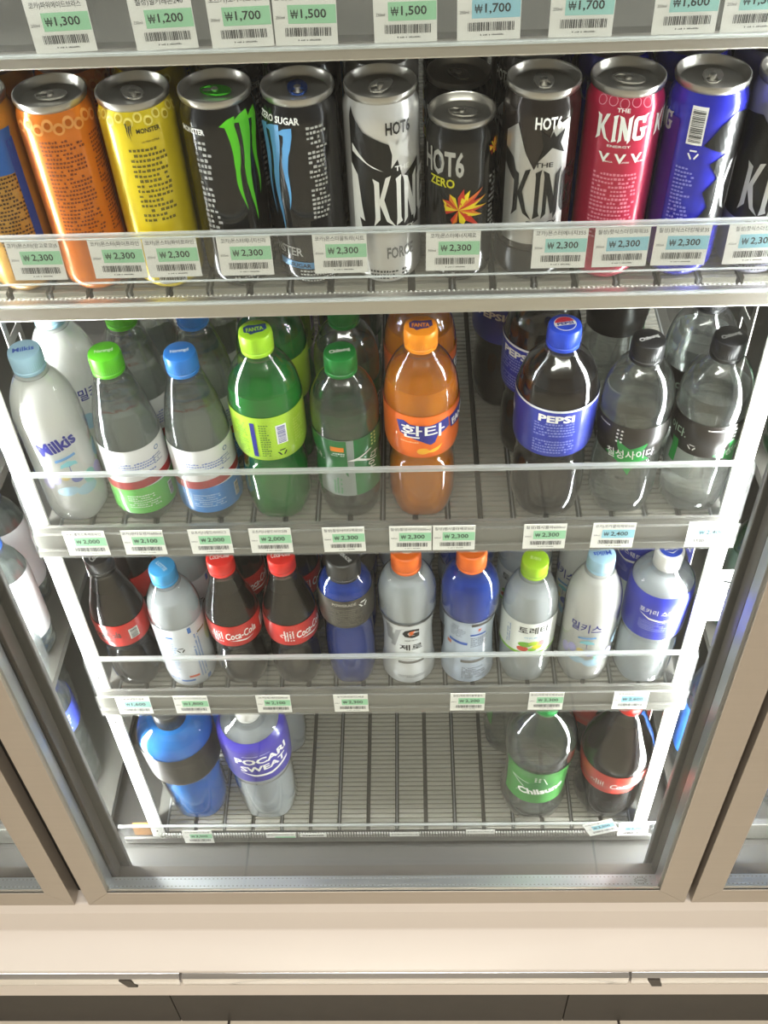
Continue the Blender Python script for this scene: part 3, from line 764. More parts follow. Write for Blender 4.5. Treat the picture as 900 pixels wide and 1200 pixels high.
COLA = [(0, .021), (.02, .026), (.06, .0305), (.15, .0320), (.26, .0305), (.36, .0288), (.43, .0315), (.48, .0325), (.57, .0323), (.66, .0292), (.75, .0235), (.83, .0180), (.885, .0142), (.91, .0126), (.93, .0122), (1, .0122)]
SPORT = [(0, .022), (.02, .027), (.07, .0305), (.3, .0308), (.50, .0292), (.56, .0300), (.60, .0325), (.76, .0328), (.82, .0300), (.86, .0245), (.89, .0190), (.92, .0165), (1, .0160)]
GATOR = [(0, .022), (.02, .028), (.07, .0325), (.14, .0325), (.20, .0305), (.40, .0290), (.56, .0312), (.62, .0345), (.72, .0345), (.79, .0315), (.85, .0240), (.885, .0170), (.92, .0140), (1, .0136)]
POCARI = [(0, .022), (.02, .028), (.06, .0325), (.3, .0325), (.42, .0318), (.46, .0335), (.74, .0340), (.80, .0318), (.85, .0260), (.885, .0185), (.915, .0145), (1, .0140)]
def K(pts, k): return [(z, r * k) for z, r in pts]

WATER = liquid('clear_soda', '#e4ebe8', .035, .45, '#f7faf8')
MILK = liquid('milky_soda', '#f7f7f3', .95, .5)
COLAQ = liquid('cola', '#170c09', .8, .25, '#24140e')
GREENQ = liquid('green_soda', '#22b844', .45, .4, '#6fe08a')
ORANGEQ = liquid('orange_soda', '#f29a14', .75, .4, '#f8b850')
BLUEQ = liquid('blue_drink', '#3f9cf0', .7, .4, '#7fc0f8')
DEEPBLUE = liquid('deep_blue_drink', '#2058d0', .6, .4, '#5a90ee')
CLOUD = liquid('cloudy_drink', '#eef4f6', .62, .5, '#f3f8f9')
def lab(hexcol, rough=.35): return paint(hexcol, rough, 0, .02, 40, 'label_film', .6)

def recycle(k=1.): return mv([q_ for j in range(3) for q_ in mv(poly2d([(-.0026, .0018), (.0016, .0018), (.0030, .0030), (-.0018, .0030)]), rot=j * 120)], k=k)
ROWY = .044
def bottle_at(row, u, v, s=ROWY):
    return px_on(row, u, v, s)
FRONT = {}
def put(t, row, x, s=ROWY, spin=0):
    place(t, row, x, s, spin); return t

NAVY = lab('#23268a'); VIOLET = lab('#3f3fa8'); PALEB = lab('#a9d2ea')
GIRTH = .935
# --- middle shelf ----------------------------------------------------
def milk_bottle(label, x, h, row, txt, korean=False):
    t, R = make_bottle('drink_bottle', label, h, DOME, MILK, .865, '#a8cfe6'); F = facing(x)
    th = F - 4
    wrap('lettering', mv(fit_text(txt, .036 if not korean else .034, .0155, .045), rot=0 if korean else 14), R, th, .56 * h, NAVY, t, .0006)
    wrap('ribbon', mv(rect2d(-.010, .010, -.0016, .0016), rot=10), R, th + 6, .475 * h, lab('#6f9fd4'), t, .0006)
    wrap('umbrella_print', poly2d([(-.0085, 0), (-.007, .0045), (0, .0075), (.007, .0045), (.0085, 0), (.004, .001), (0, 0), (-.004, .001)]), R, th + 8, .42 * h, lab('#8fd0dc'), t, .0006)
    wrap('umbrella_handle', rect2d(-.0003, .0003, -.008, .001), R, th + 8, .42 * h, VIOLET, t, .0007)
    for dx, dz, r_, ry, hx in ((-22, .36, .005, .008, '#b9b5e6'), (16, .34, .0065, .006, '#6d76c4'), (38, .31, .007, .009, '#9fdcd6'), (-8, .27, .010, .006, '#b5daf2'), (26, .25, .011, .007, '#b5daf2'), (-38, .33, .005, .009, '#c9c3ee'), (-4, .36, .004, .004, '#efd890'), (60, .30, .007, .010, '#c9c3ee'), (80, .40, .008, .010, '#b5daf2')):
        wrap('splash_print', disc2d(r_, 0, 0, 14, ry), R, th + dx, dz * h, lab(hx), t, .0005)
    wrap('lettering', fit_text('밀키스' if not korean else 'Milkis', .032, .014, .045), R, th + 105, .56 * h, NAVY, t, .0006)
    wrap('lettering', fit_text('밀키스' if not korean else 'Milkis', .032, .014, .045), R, th - 100, .56 * h, NAVY, t, .0006)
    flat_top('cap_lettering', fit_text('Milkis', .0185, .006, .03), h + .0003, lab('#3a62c8'), t, rot=15 if not korean else 188)
    return t
x, h = bottle_at('C', 22, 410); h_m = h
FRONT['milk'] = put(milk_bottle('milky white soda bottle with pale blue cap, slanted blue lettering, beside the green capped bottle', x, h, 'C', 'Milkis'), 'C', x + .004)

def cone_bottle(label, x, h, capcol, band, txt):
    t, R = make_bottle('drink_bottle', label, h, CONE, WATER, .80, capcol); F = facing(x)
    L = sleeve(t, R, .115 * h, .53 * h, lab('#e9e9ea'))
    L2 = sleeve(t, R, .115 * h, .29 * h, lab(band), .0008, 'colour_band')
    sleeve(t, R, .285 * h, .335 * h, lab('#a5262c'), .0010, 'red_band', wave=.004)
    wrap('fine_print', fine2d(.034, 5, .0032, 71), R, F - 2, .415 * h, lab('#7f8fc8'), t, .0008)
    wrap('seal_print', [q_ for j in range(12) for q_ in mv(rect2d(-.0006, .0006, .0018, .0026), rot=j * 30)], R, F + 42, .49 * h, lab('#3f6fa8'), t, .0008)
    wrap('fine_print', fine2d(.010, 4, .0028, 72), R, F + 40, .43 * h, lab('#8a96b8'), t, .0008)
    wrap('fine_print', fine2d(.030, 6, .0030, 73), R, F - 6, .20 * h, paint('#d5e6d2' if band != '#2f7fc8' else '#a9c8e8', .4), t, .0011)
    wrap('barcode_panel', rect2d(-.003, .003, -.009, .009), R, F + 50, .20 * h, lab('#d8dcd6'), t, .0011)
    wrap('barcode', mv(bars2d(.016, .005, 5), rot=90), R, F + 50, .20 * h, INK, t, .0014)
    # far side of the clear upper label, read through the drink
    for nm, tr, zz, th, m in (('lettering', fit_text(txt, .030, .014, .05), .66, 176, lab('#1f5f96')), ('red_lettering', fit_text('NARANGD', .024, .0035, .04), .575, 176, lab('#b5382c'))):
        o = wrap(nm, [tuple((-p_[0], p_[1]) for p_ in q_) for q_ in mv(tr)], R, F + th, zz * h, m, t, -.0003)
    flat_top('cap_lettering', fit_text('Narangd', .016, .0055, .03), h + .0003, paint('#d6ecd0' if band != '#2f7fc8' else '#d5e4f5', .4), t, rot=12)
    return t
x, h = bottle_at('C', 125, 412)
FRONT['green'] = put(cone_bottle('clear soda bottle with bright green cap and green lower label band', x, h, '#5cc11e', '#67c552', 'by'), 'C', x)
x, h = bottle_at('C', 212, 412)
FRONT['blue'] = put(cone_bottle('clear soda bottle with blue cap and blue lower label band', x, h, '#2a78d0', '#2f7fc8', 'e'), 'C', x)

def fanta_mark(w): 
    return poly2d([(-w * .52, w * .20), (-w * .30, w * .34), (w * .05, w * .30), (w * .50, w * .36), (w * .54, -.02 * w), (w * .34, -w * .20), (w * .02, -w * .26), (-w * .20, -w * .36), (-w * .30, -w * .22), (-w * .50, -w * .16)])
x, h = bottle_at('C', 293, 387); F = facing(x)
t, R = make_bottle('drink_bottle', 'green soda bottle with lime cap and lime label carrying a barcode', h, FANTA, GREENQ, .755, '#a3d62a', girth=.985)
sleeve(t, R, .43 * h, .675 * h, lab('#aad435'))
wrap('blue_stripe', rect2d(-.0022, .0022, -.021, .021), R, F - 28, .55 * h, NAVY, t, .0008)
wrap('fine_print', fine2d(.012, 14, .0029, 80), R, F - 50, .55 * h, lab('#6d9a2c'), t, .0008)
wrap('fine_print', fine2d(.008, 14, .0029, 81), R, F - 11, .55 * h, lab('#5f8a2a'), t, .0008)
wrap('barcode_panel', rect2d(-.0050, .0050, -.0115, .0115), R, F + 16, .575 * h, WHITEI, t, .0008)
wrap('barcode', mv(bars2d(.020, .0075, 6), rot=90), R, F + 16, .575 * h, NAVY, t, .0011)
wrap('recycle_mark', recycle(1.2), R, F + 14, .475 * h, INK, t, .0008)
wrap('fine_print', fine2d(.012, 9, .0034, 82), R, F + 48, .56 * h, lab('#c4e060'), t, .0008)
flat_top('cap_emblem', fanta_mark(.019), h + .0003, lab('#1f3f78'), t, rot=8); flat_top('cap_lettering', fit_text('FANTA', .015, .0052, .04), h + .0006, lab('#a3d62a'), t, rot=14)
FRONT['lime'] = put(t, 'C', x)

x, h = bottle_at('C', 398, 412); F = facing(x)
t, R = make_bottle('drink_bottle', 'clear soda bottle with dark green cap and dark green label', h, ROUND, WATER, .735, '#14762f')
sleeve(t, R, .22 * h, .60 * h, lab('#1c7038'), a0=F + 10, a1=F + 300)
sleeve(t, R, .22 * h, .60 * h, paint('#8f9894', .4), a0=F - 60, a1=F + 10, name='clear_label_window')
wrap('green_panel', poly2d([(-.022, .037), (.010, .037), (.010, -.012), (.004, .0), (-.022, -.012)]), R, F - 22, .41 * h, lab('#1c7038'), t, .0008)
wrap('orange_mark', rect2d(-.0062, .0062, -.0028, .0028), R, F - 18, .545 * h, lab('#e0801e'), t, .0011)
wrap('fine_print', fine2d(.012, 2, .0028, 84), R, F - 18, .510 * h, lab('#c9d6cc'), t, .0011)
wrap('star_outline', poly2d([(-.012, .001), (-.001, .004), (.010, .011), (.012, .010), (.0, .002), (.012, -.006), (.010, -.007), (-.002, -.0005)]), R, F + 20, .455 * h, WHITEI, t, .0011)
wrap('lettering', mv(fit_text('사이다', .026, .012, .04), rot=72), R, F + 48, .40 * h, WHITEI, t, .0011)
wrap('lettering', fit_text('다.', .012, .009, .03), R, F - 58, .46 * h, WHITEI, t, .0011)
wrap('fine_print', mv(fine2d(.020, 3, .0032, 85), rot=90), R, F - 22, .29 * h, lab('#3f8f58'), t, .0011)
wrap('dots', [q_ for i in range(4) for j in range(2) for q_ in mv(disc2d(.0011), j * .004, i * .0042)], R, F + 44, .53 * h, lab('#c9d890'), t, .0011)
flat_top('cap_lettering', fit_text('Chilsung', .0185, .0055, .03), h + .0003, WHITEI, t, rot=14)
FRONT['dkgreen'] = put(t, 'C', x)

x, h = bottle_at('C', 493, 382); F = facing(x)
t, R = make_bottle('drink_bottle', 'orange soda bottle with orange cap and orange label in blue and white', h, FANTA, ORANGEQ, .765, '#f7941d', girth=1.)
sleeve(t, R, .43 * h, .665 * h, lab('#f2701c'))
wrap('blue_backing', poly2d([(-.025, .012), (-.018, .014), (-.012, .010), (.006, .009), (.024, .013), (.025, .001), (.013, -.005), (.010, -.013), (.006, -.015), (-.002, -.010), (-.022, -.002)]), R, F + 3, .577 * h, NAVY, t, .0009)
wrap('lettering', fit_text('환타', .040, .016, .045), R, F + 2, .585 * h, WHITEI, t, .0012)
wrap('blue_backing', poly2d([(-.016, .006), (.018, .014), (.020, -.004), (.004, -.010), (-.014, -.008)]), R, F + 72, .60 * h, NAVY, t, .0009)
wrap('lettering', mv(fit_text('FANTA', .028, .0085, .05), rot=8), R, F + 74, .60 * h, WHITEI, t, .0012)
wrap('fine_print', fine2d(.018, 1, .0028, 90), R, F - 18, .525 * h, lab('#f9c090'), t, .0008)
wrap('orange_slice', disc2d(.0055, 0, 0, 18, .004), R, F + 2, .475 * h, lab('#f6b32a'), t, .0009)
wrap('juice_splash', poly2d([(-.006, -.002), (0, .001), (.006, .003), (.010, .0055), (.006, -.001), (.001, -.003)]), R, F + 16, .478 * h, lab('#f3c23a'), t, .0009)
flat_top('cap_emblem', fanta_mark(.019), h + .0003, lab('#4f3a78'), t, rot=0); flat_top('cap_lettering', fit_text('FANTA', .015, .0052, .04), h + .0006, lab('#f7941d'), t, rot=0)
FRONT['orange'] = put(t, 'C', x)

x, h = bottle_at('C', 674, 380); F = facing(x)
t, R = make_bottle('drink_bottle', 'dark cola bottle with royal blue cap and blue label', h, FANTA, COLAQ, .78, '#2048d0', girth=1.08)
sleeve(t, R, .44 * h, .70 * h, lab('#2434a4'))
sleeve(t, R, .69 * h, .70 * h, lab('#e9ecf4'), .0007, 'white_edge')
wrap('lettering', fit_text('PEPSI', .032, .0085, .05), R, F + 4, .655 * h, WHITEI, t, .0009)
wrap('fine_print', fine2d(.036, 5, .0034, 93), R, F + 2, .595 * h, lab('#7f8ad8'), t, .0008)
wrap('fine_print', fine2d(.036, 5, .0034, 94), R, F + 2, .50 * h, lab('#7f8ad8'), t, .0008)
wrap('lettering', fit_text('PEPSI', .030, .0085, .05), R, F - 95, .60 * h, WHITEI, t, .0009)
flat_top('cap_emblem', disc2d(.0095), h + .0003, WHITEI, t)
flat_top('cap_emblem_red', poly2d([(.0088 * math.cos(a), .0088 * math.sin(a)) for a in [k * PI / 12 for k in range(1, 12)]]), h + .0005, lab('#c8203a'), t, rot=10)
flat_top('cap_emblem_blue', poly2d([(.0088 * math.cos(a), .0088 * math.sin(a)) for a in [PI + k * PI / 12 for k in range(1, 12)]]), h + .0005, lab('#2048d0'), t, rot=10)
flat_top('cap_lettering', fit_text('PEPSI', .014, .0036, .05), h + .0007, NAVY, t, rot=10)
FRONT['pepsi'] = put(t, 'C', x - .004)

def black_cider(label, x, h, turn):
    t, R = make_bottle('drink_bottle', label, h, ROUND, WATER, .735, '#1d1d1f', girth=.965); F = facing(x) + turn
    L = sleeve(t, R, .42 * h, .625 * h, lab('#26211f'))
    sleeve(t, R, .27 * h, .42 * h, paint('#9aa39e', .4), a0=F - 160, a1=F - 70, name='clear_label_window')
    wrap('green_star', poly2d([(-.022, -.004), (-.008, .002), (-.010, .018), (.002, .008), (.016, .016), (.012, .002), (.022, -.008), (.008, -.010), (.004, -.026), (-.006, -.012)]), R, F, .455 * h, lab('#2a9a44'), t, .0009)
    wrap('lettering', mv(fit_text('칠성사이다', .044, .0125, .04), rot=6), R, F + 6, .455 * h, WHITEI, t, .0012)
    wrap('lettering', fit_text('제로', .009, .0042, .03), R, F - 4, .30 * h, INK, t, .0009)
    wrap('stars', [q_ for i in range(4) for j in range(2) for q_ in mv(star2d(.0016, .0008), j * .004, i * .0045)], R, F - 20, .53 * h, WHITEI, t, .0009)
    wrap('green_panel', rect2d(-.004, .004, -.014, .014), R, F - 112, .40 * h, lab('#2a9a44'), t, .0009)
    wrap('lettering', fit_text('이다.', .020, .010, .03), R, F - 108, .535 * h, lab('#b9d8be'), t, .0009)
    wrap('recycle_mark', recycle(1.1), R, F - 78, .47 * h, WHITEI, t, .0009)
    wrap('fine_print', fine2d(.012, 1, .0026, 96), R, F - 48, .60 * h, WHITEI, t, .0009)
    flat_top('cap_lettering', fit_text('Chilsung', .0185, .0055, .03), h + .0003, paint('#d8d8d8', .4), t, rot=22)
    return t
x, h = bottle_at('C', 763, 397)
FRONT['black1'] = put(black_cider('black capped clear soda bottle whose label shows a whole green star', x, h, 0), 'C', x)
x, h = bottle_at('C', 849, 394)
FRONT['black2'] = put(black_cider('clear soda bottle with black cap standing against the white post', x, h, 62), 'C', x)

GIRTH = .93
# --- lower shelf -----------------------------------------------------
def cola_bottle(label, x, h, capcol, dark, txt, turn, lv=.79, k=1., labcol='#c8261f', row='D', zz=(.43, .60)):
    t, R = make_bottle('drink_bottle', label, h, K(COLA, k), COLAQ, lv, capcol, capr=.0146 if k < 1.2 else .0155); F = facing(x) + turn
    sleeve(t, R, zz[0] * h, zz[1] * h, lab(labcol))
    zc = (zz[0] + zz[1]) / 2 * h; m = INK if dark else WHITEI
    wrap('lettering', mv(fit_text(txt, .036 * k, .0125 * k, .025, .35), rot=6), R, F, zc + .003, m, t, .0009)
    wrap('swash', mv(poly2d([(-.014, .001), (-.004, .0022), (.006, .0005), (.014, .0018), (.004, -.0015), (-.006, .0)]), k=k), R, F, zc - .008, m, t, .0009)
    wrap('recycle_mark', recycle(1.), R, F - 62, zc, WHITEI, t, .0009)
    wrap('fine_print', mv(fine2d(.018, 4, .003, 99), rot=90), R, F - 50, zc, WHITEI if not dark else INK, t, .0009)
    wrap('barcode_panel', rect2d(-.0055, .0055, -.0085, .0085), R, F + 62, zc, WHITEI, t, .0009)
    wrap('barcode', mv(bars2d(.015, .008, 12), rot=90), R, F + 62, zc, INK, t, .0012)
    flat_top('cap_lettering', fit_text(txt, .020, .0075, .02, .3), h + .0003, paint('#f0d8d4' if capcol != '#232122' else '#c9c9c9', .4), t, rot=10 if not dark else 60)
    return t
x, h = bottle_at('D', 120, 650)
FRONT['zero'] = put(cola_bottle('dark cola bottle with black cap and red label showing a barcode', x, h, '#232122', True, 'Coca-Cola', -45), 'D', x - .003)
x, h = bottle_at('D', 257, 652)
FRONT['coke1'] = put(cola_bottle('dark cola bottle with red cap whose white script faces front, beside the pale bottle', x, h, '#d8281f', False, 'Coca-Cola', 8), 'D', x)
x, h = bottle_at('D', 327, 650)
FRONT['coke2'] = put(cola_bottle('dark cola bottle with red cap whose script turns towards the black capped blue drink', x, h, '#d8281f', False, 'Coca-Cola', 40), 'D', x)

x, h = bottle_at('D', 190, 664); F = facing(x)
t, R = make_bottle('drink_bottle', 'pale drink bottle with sky blue cap and white printed sleeve', h, K(DOME, .97), CLOUD, .80, '#3f9bd8')
sleeve(t, R, .03 * h, .62 * h, lab('#dfe4ea'))
BL = lab('#4a7ccc')
for th, zz, w_, hh, m in ((-30, .55, .008, .003, BL), (16, .585, .004, .010, BL), (44, .53, .012, .003, lab('#8a7a50')), (-16, .12, .016, .004, BL), (0, .16, .012, .004, lab('#e0603a')), (34, .09, .005, .010, BL), (-44, .14, .010, .003, BL)):
    wrap('print_block', rect2d(-w_ / 2, w_ / 2, -hh / 2, hh / 2), R, F + th, zz * h, m, t, .0008)
wrap('fine_print', fine2d(.012, 16, .0042, 101), R, F - 36, .36 * h, lab('#9db6dc'), t, .0008)
wrap('fine_print', mv(fine2d(.080, 3, .0034, 102), rot=90), R, F + 24, .33 * h, lab('#7f9fd6'), t, .0008)
wrap('recycle_mark', recycle(1.3), R, F - 12, .43 * h, INK, t, .0008)
wrap('swirl', disc2d(.007, 0, 0, 16, .016), R, F + 66, .45 * h, lab('#d9dfae'), t, .0008)
flat_top('cap_lettering', fit_text('LOTTE', .016, .0045, .03), h + .0003, paint('#d5e8f5', .4), t, rot=-45)
FRONT['sky'] = put(t, 'D', x)

x, h = bottle_at('D', 402, 650); F = facing(x)
t, R = make_bottle('drink_bottle', 'blue sports drink bottle with wide black cap and smoky label', h, SPORT, DEEPBLUE, .86, '#2e2d2c', capr=.0185, caph=.024)
sleeve(t, R, .575 * h, .80 * h, paint('#4a4640', .35, .2, .2, 120))
wrap('fine_print', fine2d(.034, 9, .0034, 110), R, F - 4, .675 * h, paint('#6f6a60', .4), t, .0008)
wrap('lettering', fit_text('POWERADE', .026, .004, .03), R, F - 6, .775 * h, paint('#a8a49a', .4), t, .0008)
wrap('recycle_mark', recycle(1.4), R, F + 34, .755 * h, WHITEI, t, .0008)
flat_top('cap_lettering', fit_text('POWERADE', .027, .0042, .04), h + .0003, paint('#c9c9c6', .4), t, rot=-48)
FRONT['sport'] = put(t, 'D', x)

def bolt(k): return mv(poly2d([(-.002, .004), (.003, .005), (.0005, .001), (.0025, .0005), (-.003, -.005), (-.001, -.0005), (-.003, -.0002)]), k=k)
def g_bottle(label, x, h, liq, kind):
    t, R = make_bottle('drink_bottle', label, h, GATOR, liq, .85, '#ee6f1e', capr=.0160, caph=.021); F = facing(x)
    sleeve(t, R, .07 * h, .60 * h, lab('#dfe2e3' if kind == 'white' else '#c3d0e2'))
    flat_top('cap_emblem', fit_text('G', .011, .0115, .06), h + .0003, paint('#f8c9a8', .4), t, rot=12 if kind == 'white' else 0)
    if kind == 'white':
        sleeve(t, R, .575 * h, .60 * h, paint('#4a4744', .4), .0009, 'dark_band')
        wrap('fine_print', fine2d(.030, 1, .0026, 120), R, F + 4, .588 * h, WHITEI, t, .0012)
        wrap('lettering', fit_text('G', .019, .018, .07), R, F + 6, .50 * h, INK, t, .0009)
        wrap('bolt_emblem', bolt(1.2), R, F + 8, .50 * h, lab('#ee6f1e'), t, .0012)
        wrap('lettering', fit_text('게토레이', .014, .003, .03), R, F + 6, .435 * h, INK, t, .0009)
        wrap('lettering', fit_text('제로', .026, .011, .06), R, F + 6, .375 * h, INK, t, .0009)
        wrap('grey_slash', poly2d([(-.008, -.02), (-.002, -.02), (.006, .016), (.010, .020), (0, .014)]), R, F - 28, .46 * h, paint('#a8aaab', .4), t, .0008)
        wrap('info_bar', rect2d(-.015, .015, -.0022, .0022), R, F + 6, .245 * h, paint('#6d6a68', .4), t, .0009)
        wrap('fine_print', fine2d(.008, 8, .004, 121), R, F - 46, .48 * h, INK, t, .0008)
        wrap('fine_print', fine2d(.030, 2, .0030, 122), R, F + 4, .13 * h, paint('#8d8f90', .4), t, .0008)
    else:
        wrap('dark_patch', rect2d(-.014, .014, -.0035, .0035), R, F + 34, .57 * h, paint('#5d5a58', .4), t, .0009)
        wrap('blue_bar', mv(rect2d(-.011, .011, -.0024, .0024), rot=-4), R, F - 24, .40 * h, lab('#3f66c0'), t, .0009)
        wrap('blue_bar', rect2d(-.009, .009, -.0016, .0016), R, F + 24, .475 * h, lab('#3f66c0'), t, .0009)
        wrap('bolt_emblem', bolt(.8), R, F + 26, .515 * h, lab('#e0643a'), t, .0012)
        wrap('orange_mark', rect2d(-.003, .003, -.003, .003), R, F - 48, .37 * h, lab('#c8745a'), t, .0009)
        wrap('fine_print', fine2d(.018, 6, .0032, 125), R, F + 26, .41 * h, paint('#7d8290', .4), t, .0008)
        wrap('fine_print', fine2d(.026, 7, .0030, 126), R, F + 14, .15 * h, paint('#5f646e', .4), t, .0008)
        wrap('info_bar', rect2d(-.014, .014, -.0025, .0025), R, F + 14, .245 * h, paint('#6d6a68', .4), t, .0009)
        wrap('fine_print', fine2d(.016, 8, .0030, 127), R, F - 26, .50 * h, paint('#8f96a6', .4), t, .0008)
    return t
x, h = bottle_at('D', 472, 645)
FRONT['gwhite'] = put(g_bottle('cloudy white sports drink bottle with orange cap and big black letter', x, h, CLOUD, 'white'), 'D', x)
x, h = bottle_at('D', 555, 643)
FRONT['gblue'] = put(g_bottle('deep blue sports drink bottle with orange cap and pale label', x, h, DEEPBLUE, 'blue'), 'D', x)

x, h = bottle_at('D', 626, 655); F = facing(x)
t, R = make_bottle('drink_bottle', 'pale clear drink bottle with lime green cap and fruit printed label', h, DOME, CLOUD, .81, '#a6d42a')
sleeve(t, R, .36 * h, .635 * h, lab('#eef1ec'))
sleeve(t, R, .355 * h, .375 * h, lab('#8cc63a'), .0008, 'green_edge')
wrap('lettering', fit_text('토레타', .034, .0125, .05), R, F + 14, .575 * h, INK, t, .0009)
wrap('lettering', fit_text('이온음료', .020, .003, .03), R, F + 14, .51 * h, lab('#5fa8d8'), t, .0009)
for th, zz, r_, ry, hx in ((-2, .445, .0075, .005, '#7ab83a'), (-6, .405, .0065, .0048, '#c8452c'), (16, .455, .006, .004, '#b8d43a'), (24, .42, .006, .004, '#e8d23a'), (34, .45, .006, .0055, '#e89aa0'), (14, .40, .005, .003, '#8cc63a')):
    wrap('fruit_print', disc2d(r_, 0, 0, 16, ry), R, F + th, zz * h, lab(hx), t, .0009)
wrap('fine_print', mv(fine2d(.035, 2, .003, 130), rot=90), R, F - 40, .50 * h, lab('#8fa8d0'), t, .0008)
flat_top('cap_lettering', fit_text('토레타', .012, .0045, .03), h + .0003, paint('#dff0b0', .4), t, rot=-20)
FRONT['fruit'] = put(t, 'D', x)
x, h = bottle_at('D', 706, 649)
FRONT['milk2'] = put(milk_bottle('milky white soda bottle with pale blue cap beside the blue sleeved bottle', x, h, 'D', '밀키스', True), 'D', x)

def ion_bottle(label, x, h, pts, korean, turn, capr=.0150, caph=.019, zz=(.47, .80), k=1., liq=None):
    t, R = make_bottle('drink_bottle', label, h, pts, liq or CLOUD, .86, '#eeeeec', capr=capr, caph=caph, girth=1.02); F = facing(x) + turn
    IB = lab('#2f38b4' if k < 1.2 else '#4238a4')
    sleeve(t, R, zz[0] * h, zz[1] * h, IB); zm = (zz[0] + zz[1]) / 2 * h
    if korean:
        wrap('lettering', fit_text('포카리 스웨트', .044, .0085, .035), R, F + 6, zm + .013, WHITEI, t, .0009)
        wrap('wave', poly2d([(-.022, .005), (-.010, -.001), (.004, -.003), (.022, .003), (.022, -.001), (.006, -.006), (-.010, -.004)]), R, F + 6, zm + .003, WHITEI, t, .0009)
        wrap('fine_print', fine2d(.028, 6, .0030, 140), R, F - 4, zm - .012, lab('#8a90dc'), t, .0008)
        wrap('mark', disc2d(.003, 0, 0, 14), R, F + 34, zm - .016, lab('#c9cdf0'), t, .0008)
    else:
        wrap('lettering', fit_text('POCARI', .058 * k, .0115 * k, .045), R, F, zm + .010 * k, WHITEI, t, .0009)
        wrap('lettering', fit_text('SWEAT', .050 * k, .0115 * k, .045), R, F, zm - .0055 * k, WHITEI, t, .0009)
        wrap('wave', mv(poly2d([(-.026, .004), (-.010, -.002), (.006, -.003), (.028, .005), (.028, .0), (.006, -.0075), (-.012, -.006)]), k=k), R, F, zm - .017 * k, WHITEI, t, .0009)
        wrap('fine_print', fine2d(.03 * k, 1, .0026, 141), R, F - 8, zm + .020 * k, lab('#b9bdf0'), t, .0008)
    flat_top('cap_emblem', disc2d(capr * .80), h + .0003, lab('#2f4ab8'), t)
    flat_top('cap_lettering', mv(fit_text('POCARI', capr * 1.1, .0030, .03), 0, .003) + mv(fit_text('SWEAT', capr * 1.0, .0030, .03), 0, -.001) + mv(poly2d([(-.006, 0), (0, -.002), (.007, .001), (0, -.0035)]), 0, -.004), h + .0006, WHITEI, t, rot=8)
    return t
x, h = bottle_at('D', 786, 643)
FRONT['ion'] = put(ion_bottle('cloudy drink bottle with white cap and royal blue sleeve by the post', x, h, POCARI, True, 4), 'D', x)

GIRTH = 1.
# --- bottom shelf: large bottles --------------------------------------
EY = .056
BIGS = [(0, .58), (.02, .72), (.06, .85), (.35, .86), (.46, .82), (.50, .88), (.545, 1.02), (.80, 1.04), (.86, .93), (.91, .66), (.935, .46), (.95, .42), (1, .40)]
BIGI = [(0, .65), (.02, .82), (.05, .93), (.3, .94), (.46, .93), (.50, .99), (.70, 1.03), (.82, 1.0), (.88, .80), (.915, .52), (.94, .40), (1, .36)]
BIGC = [(0, .70), (.02, .86), (.06, .99), (.12, 1.0), (.19, .93), (.30, .91), (.50, .93), (.60, 1.0), (.68, 1.0), (.77, .92), (.84, .72), (.89, .48), (.925, .34), (1, .32)]
BIGK = [(0, .70), (.02, .84), (.06, .96), (.16, .99), (.26, .93), (.34, .90), (.42, .98), (.60, 1.0), (.70, .93), (.80, .70), (.87, .46), (.915, .34), (1, .32)]
x = px_on('E', 222, 895, EY)[0]; h = .268; F = facing(x)
t, R = make_bottle('large_drink_bottle', 'large blue sports drink bottle with dark cap and smoky black label', h, K(BIGS, .047), BLUEQ, .90, '#2e2d2c', capr=.0200, caph=.024, group='large bottles on the bottom shelf')
sleeve(t, R, .51 * h, .80 * h, paint('#3b3834', .35, .2, .2, 120))
wrap('fine_print', fine2d(.05, 11, .0046, 150), R, F - 4, .65 * h, paint('#5c574f', .4), t, .0008)
FRONT['bigblue'] = put(t, 'E', x, EY)
x = px_on('E', 306, 890, EY)[0]; h = .272
FRONT['bigion'] = put(ion_bottle('large cloudy drink bottle with white cap and violet blue sleeve', x, h, K(BIGI, .0425), False, 6, .0155, .019, (.53, .87), 1.25), 'E', x, EY)
FRONT['bigion']['group'] = 'large bottles on the bottom shelf'; FRONT['bigion'].name = 'large_drink_bottle'
x = px_on('E', 632, 890, EY)[0]; h = .276; F = facing(x)
t, R = make_bottle('large_drink_bottle', 'large clear soda bottle with green cap and green label', h, K(BIGC, .0455), WATER, .60, '#1f9a48', group='large bottles on the bottom shelf', seg=56)
sleeve(t, R, .24 * h, .585 * h, lab('#3f8f3a'), a0=F - 60, a1=F + 190)
wrap('star_outline', poly2d([(-.030, .010), (-.006, .006), (.012, .026), (.018, .006), (.030, .012), (.022, -.004), (-.022, -.030), (-.012, -.008)]), R, F - 2, .43 * h, lab('#2f7f3a'), t, .0009)
wrap('star_edge', [q_ for a_, b_ in (((-.030, .010), (-.006, .006)), ((-.006, .006), (.012, .026)), ((.012, .026), (.018, .006)), ((-.030, .010), (-.012, -.008)), ((-.022, -.030), (-.012, -.008)))
                   for q_ in poly2d([a_, b_, (b_[0] + .0009, b_[1] + .0009), (a_[0] + .0009, a_[1] + .0009)])], R, F - 2, .43 * h, WHITEI, t, .0012)
wrap('lettering', mv(fit_text('Chilsung', .062, .018, .05), rot=12), R, F + 14, .375 * h, WHITEI, t, .0013)
wrap('dots', [q_ for i in range(3) for j in range(2) for q_ in mv(star2d(.0022, .0011), j * .005, i * .0052)], R, F + 2, .49 * h, WHITEI, t, .0013)
FRONT['bigcider'] = put(t, 'E', x - .003, EY)
x = px_on('E', 722, 890, EY)[0]; h = .278
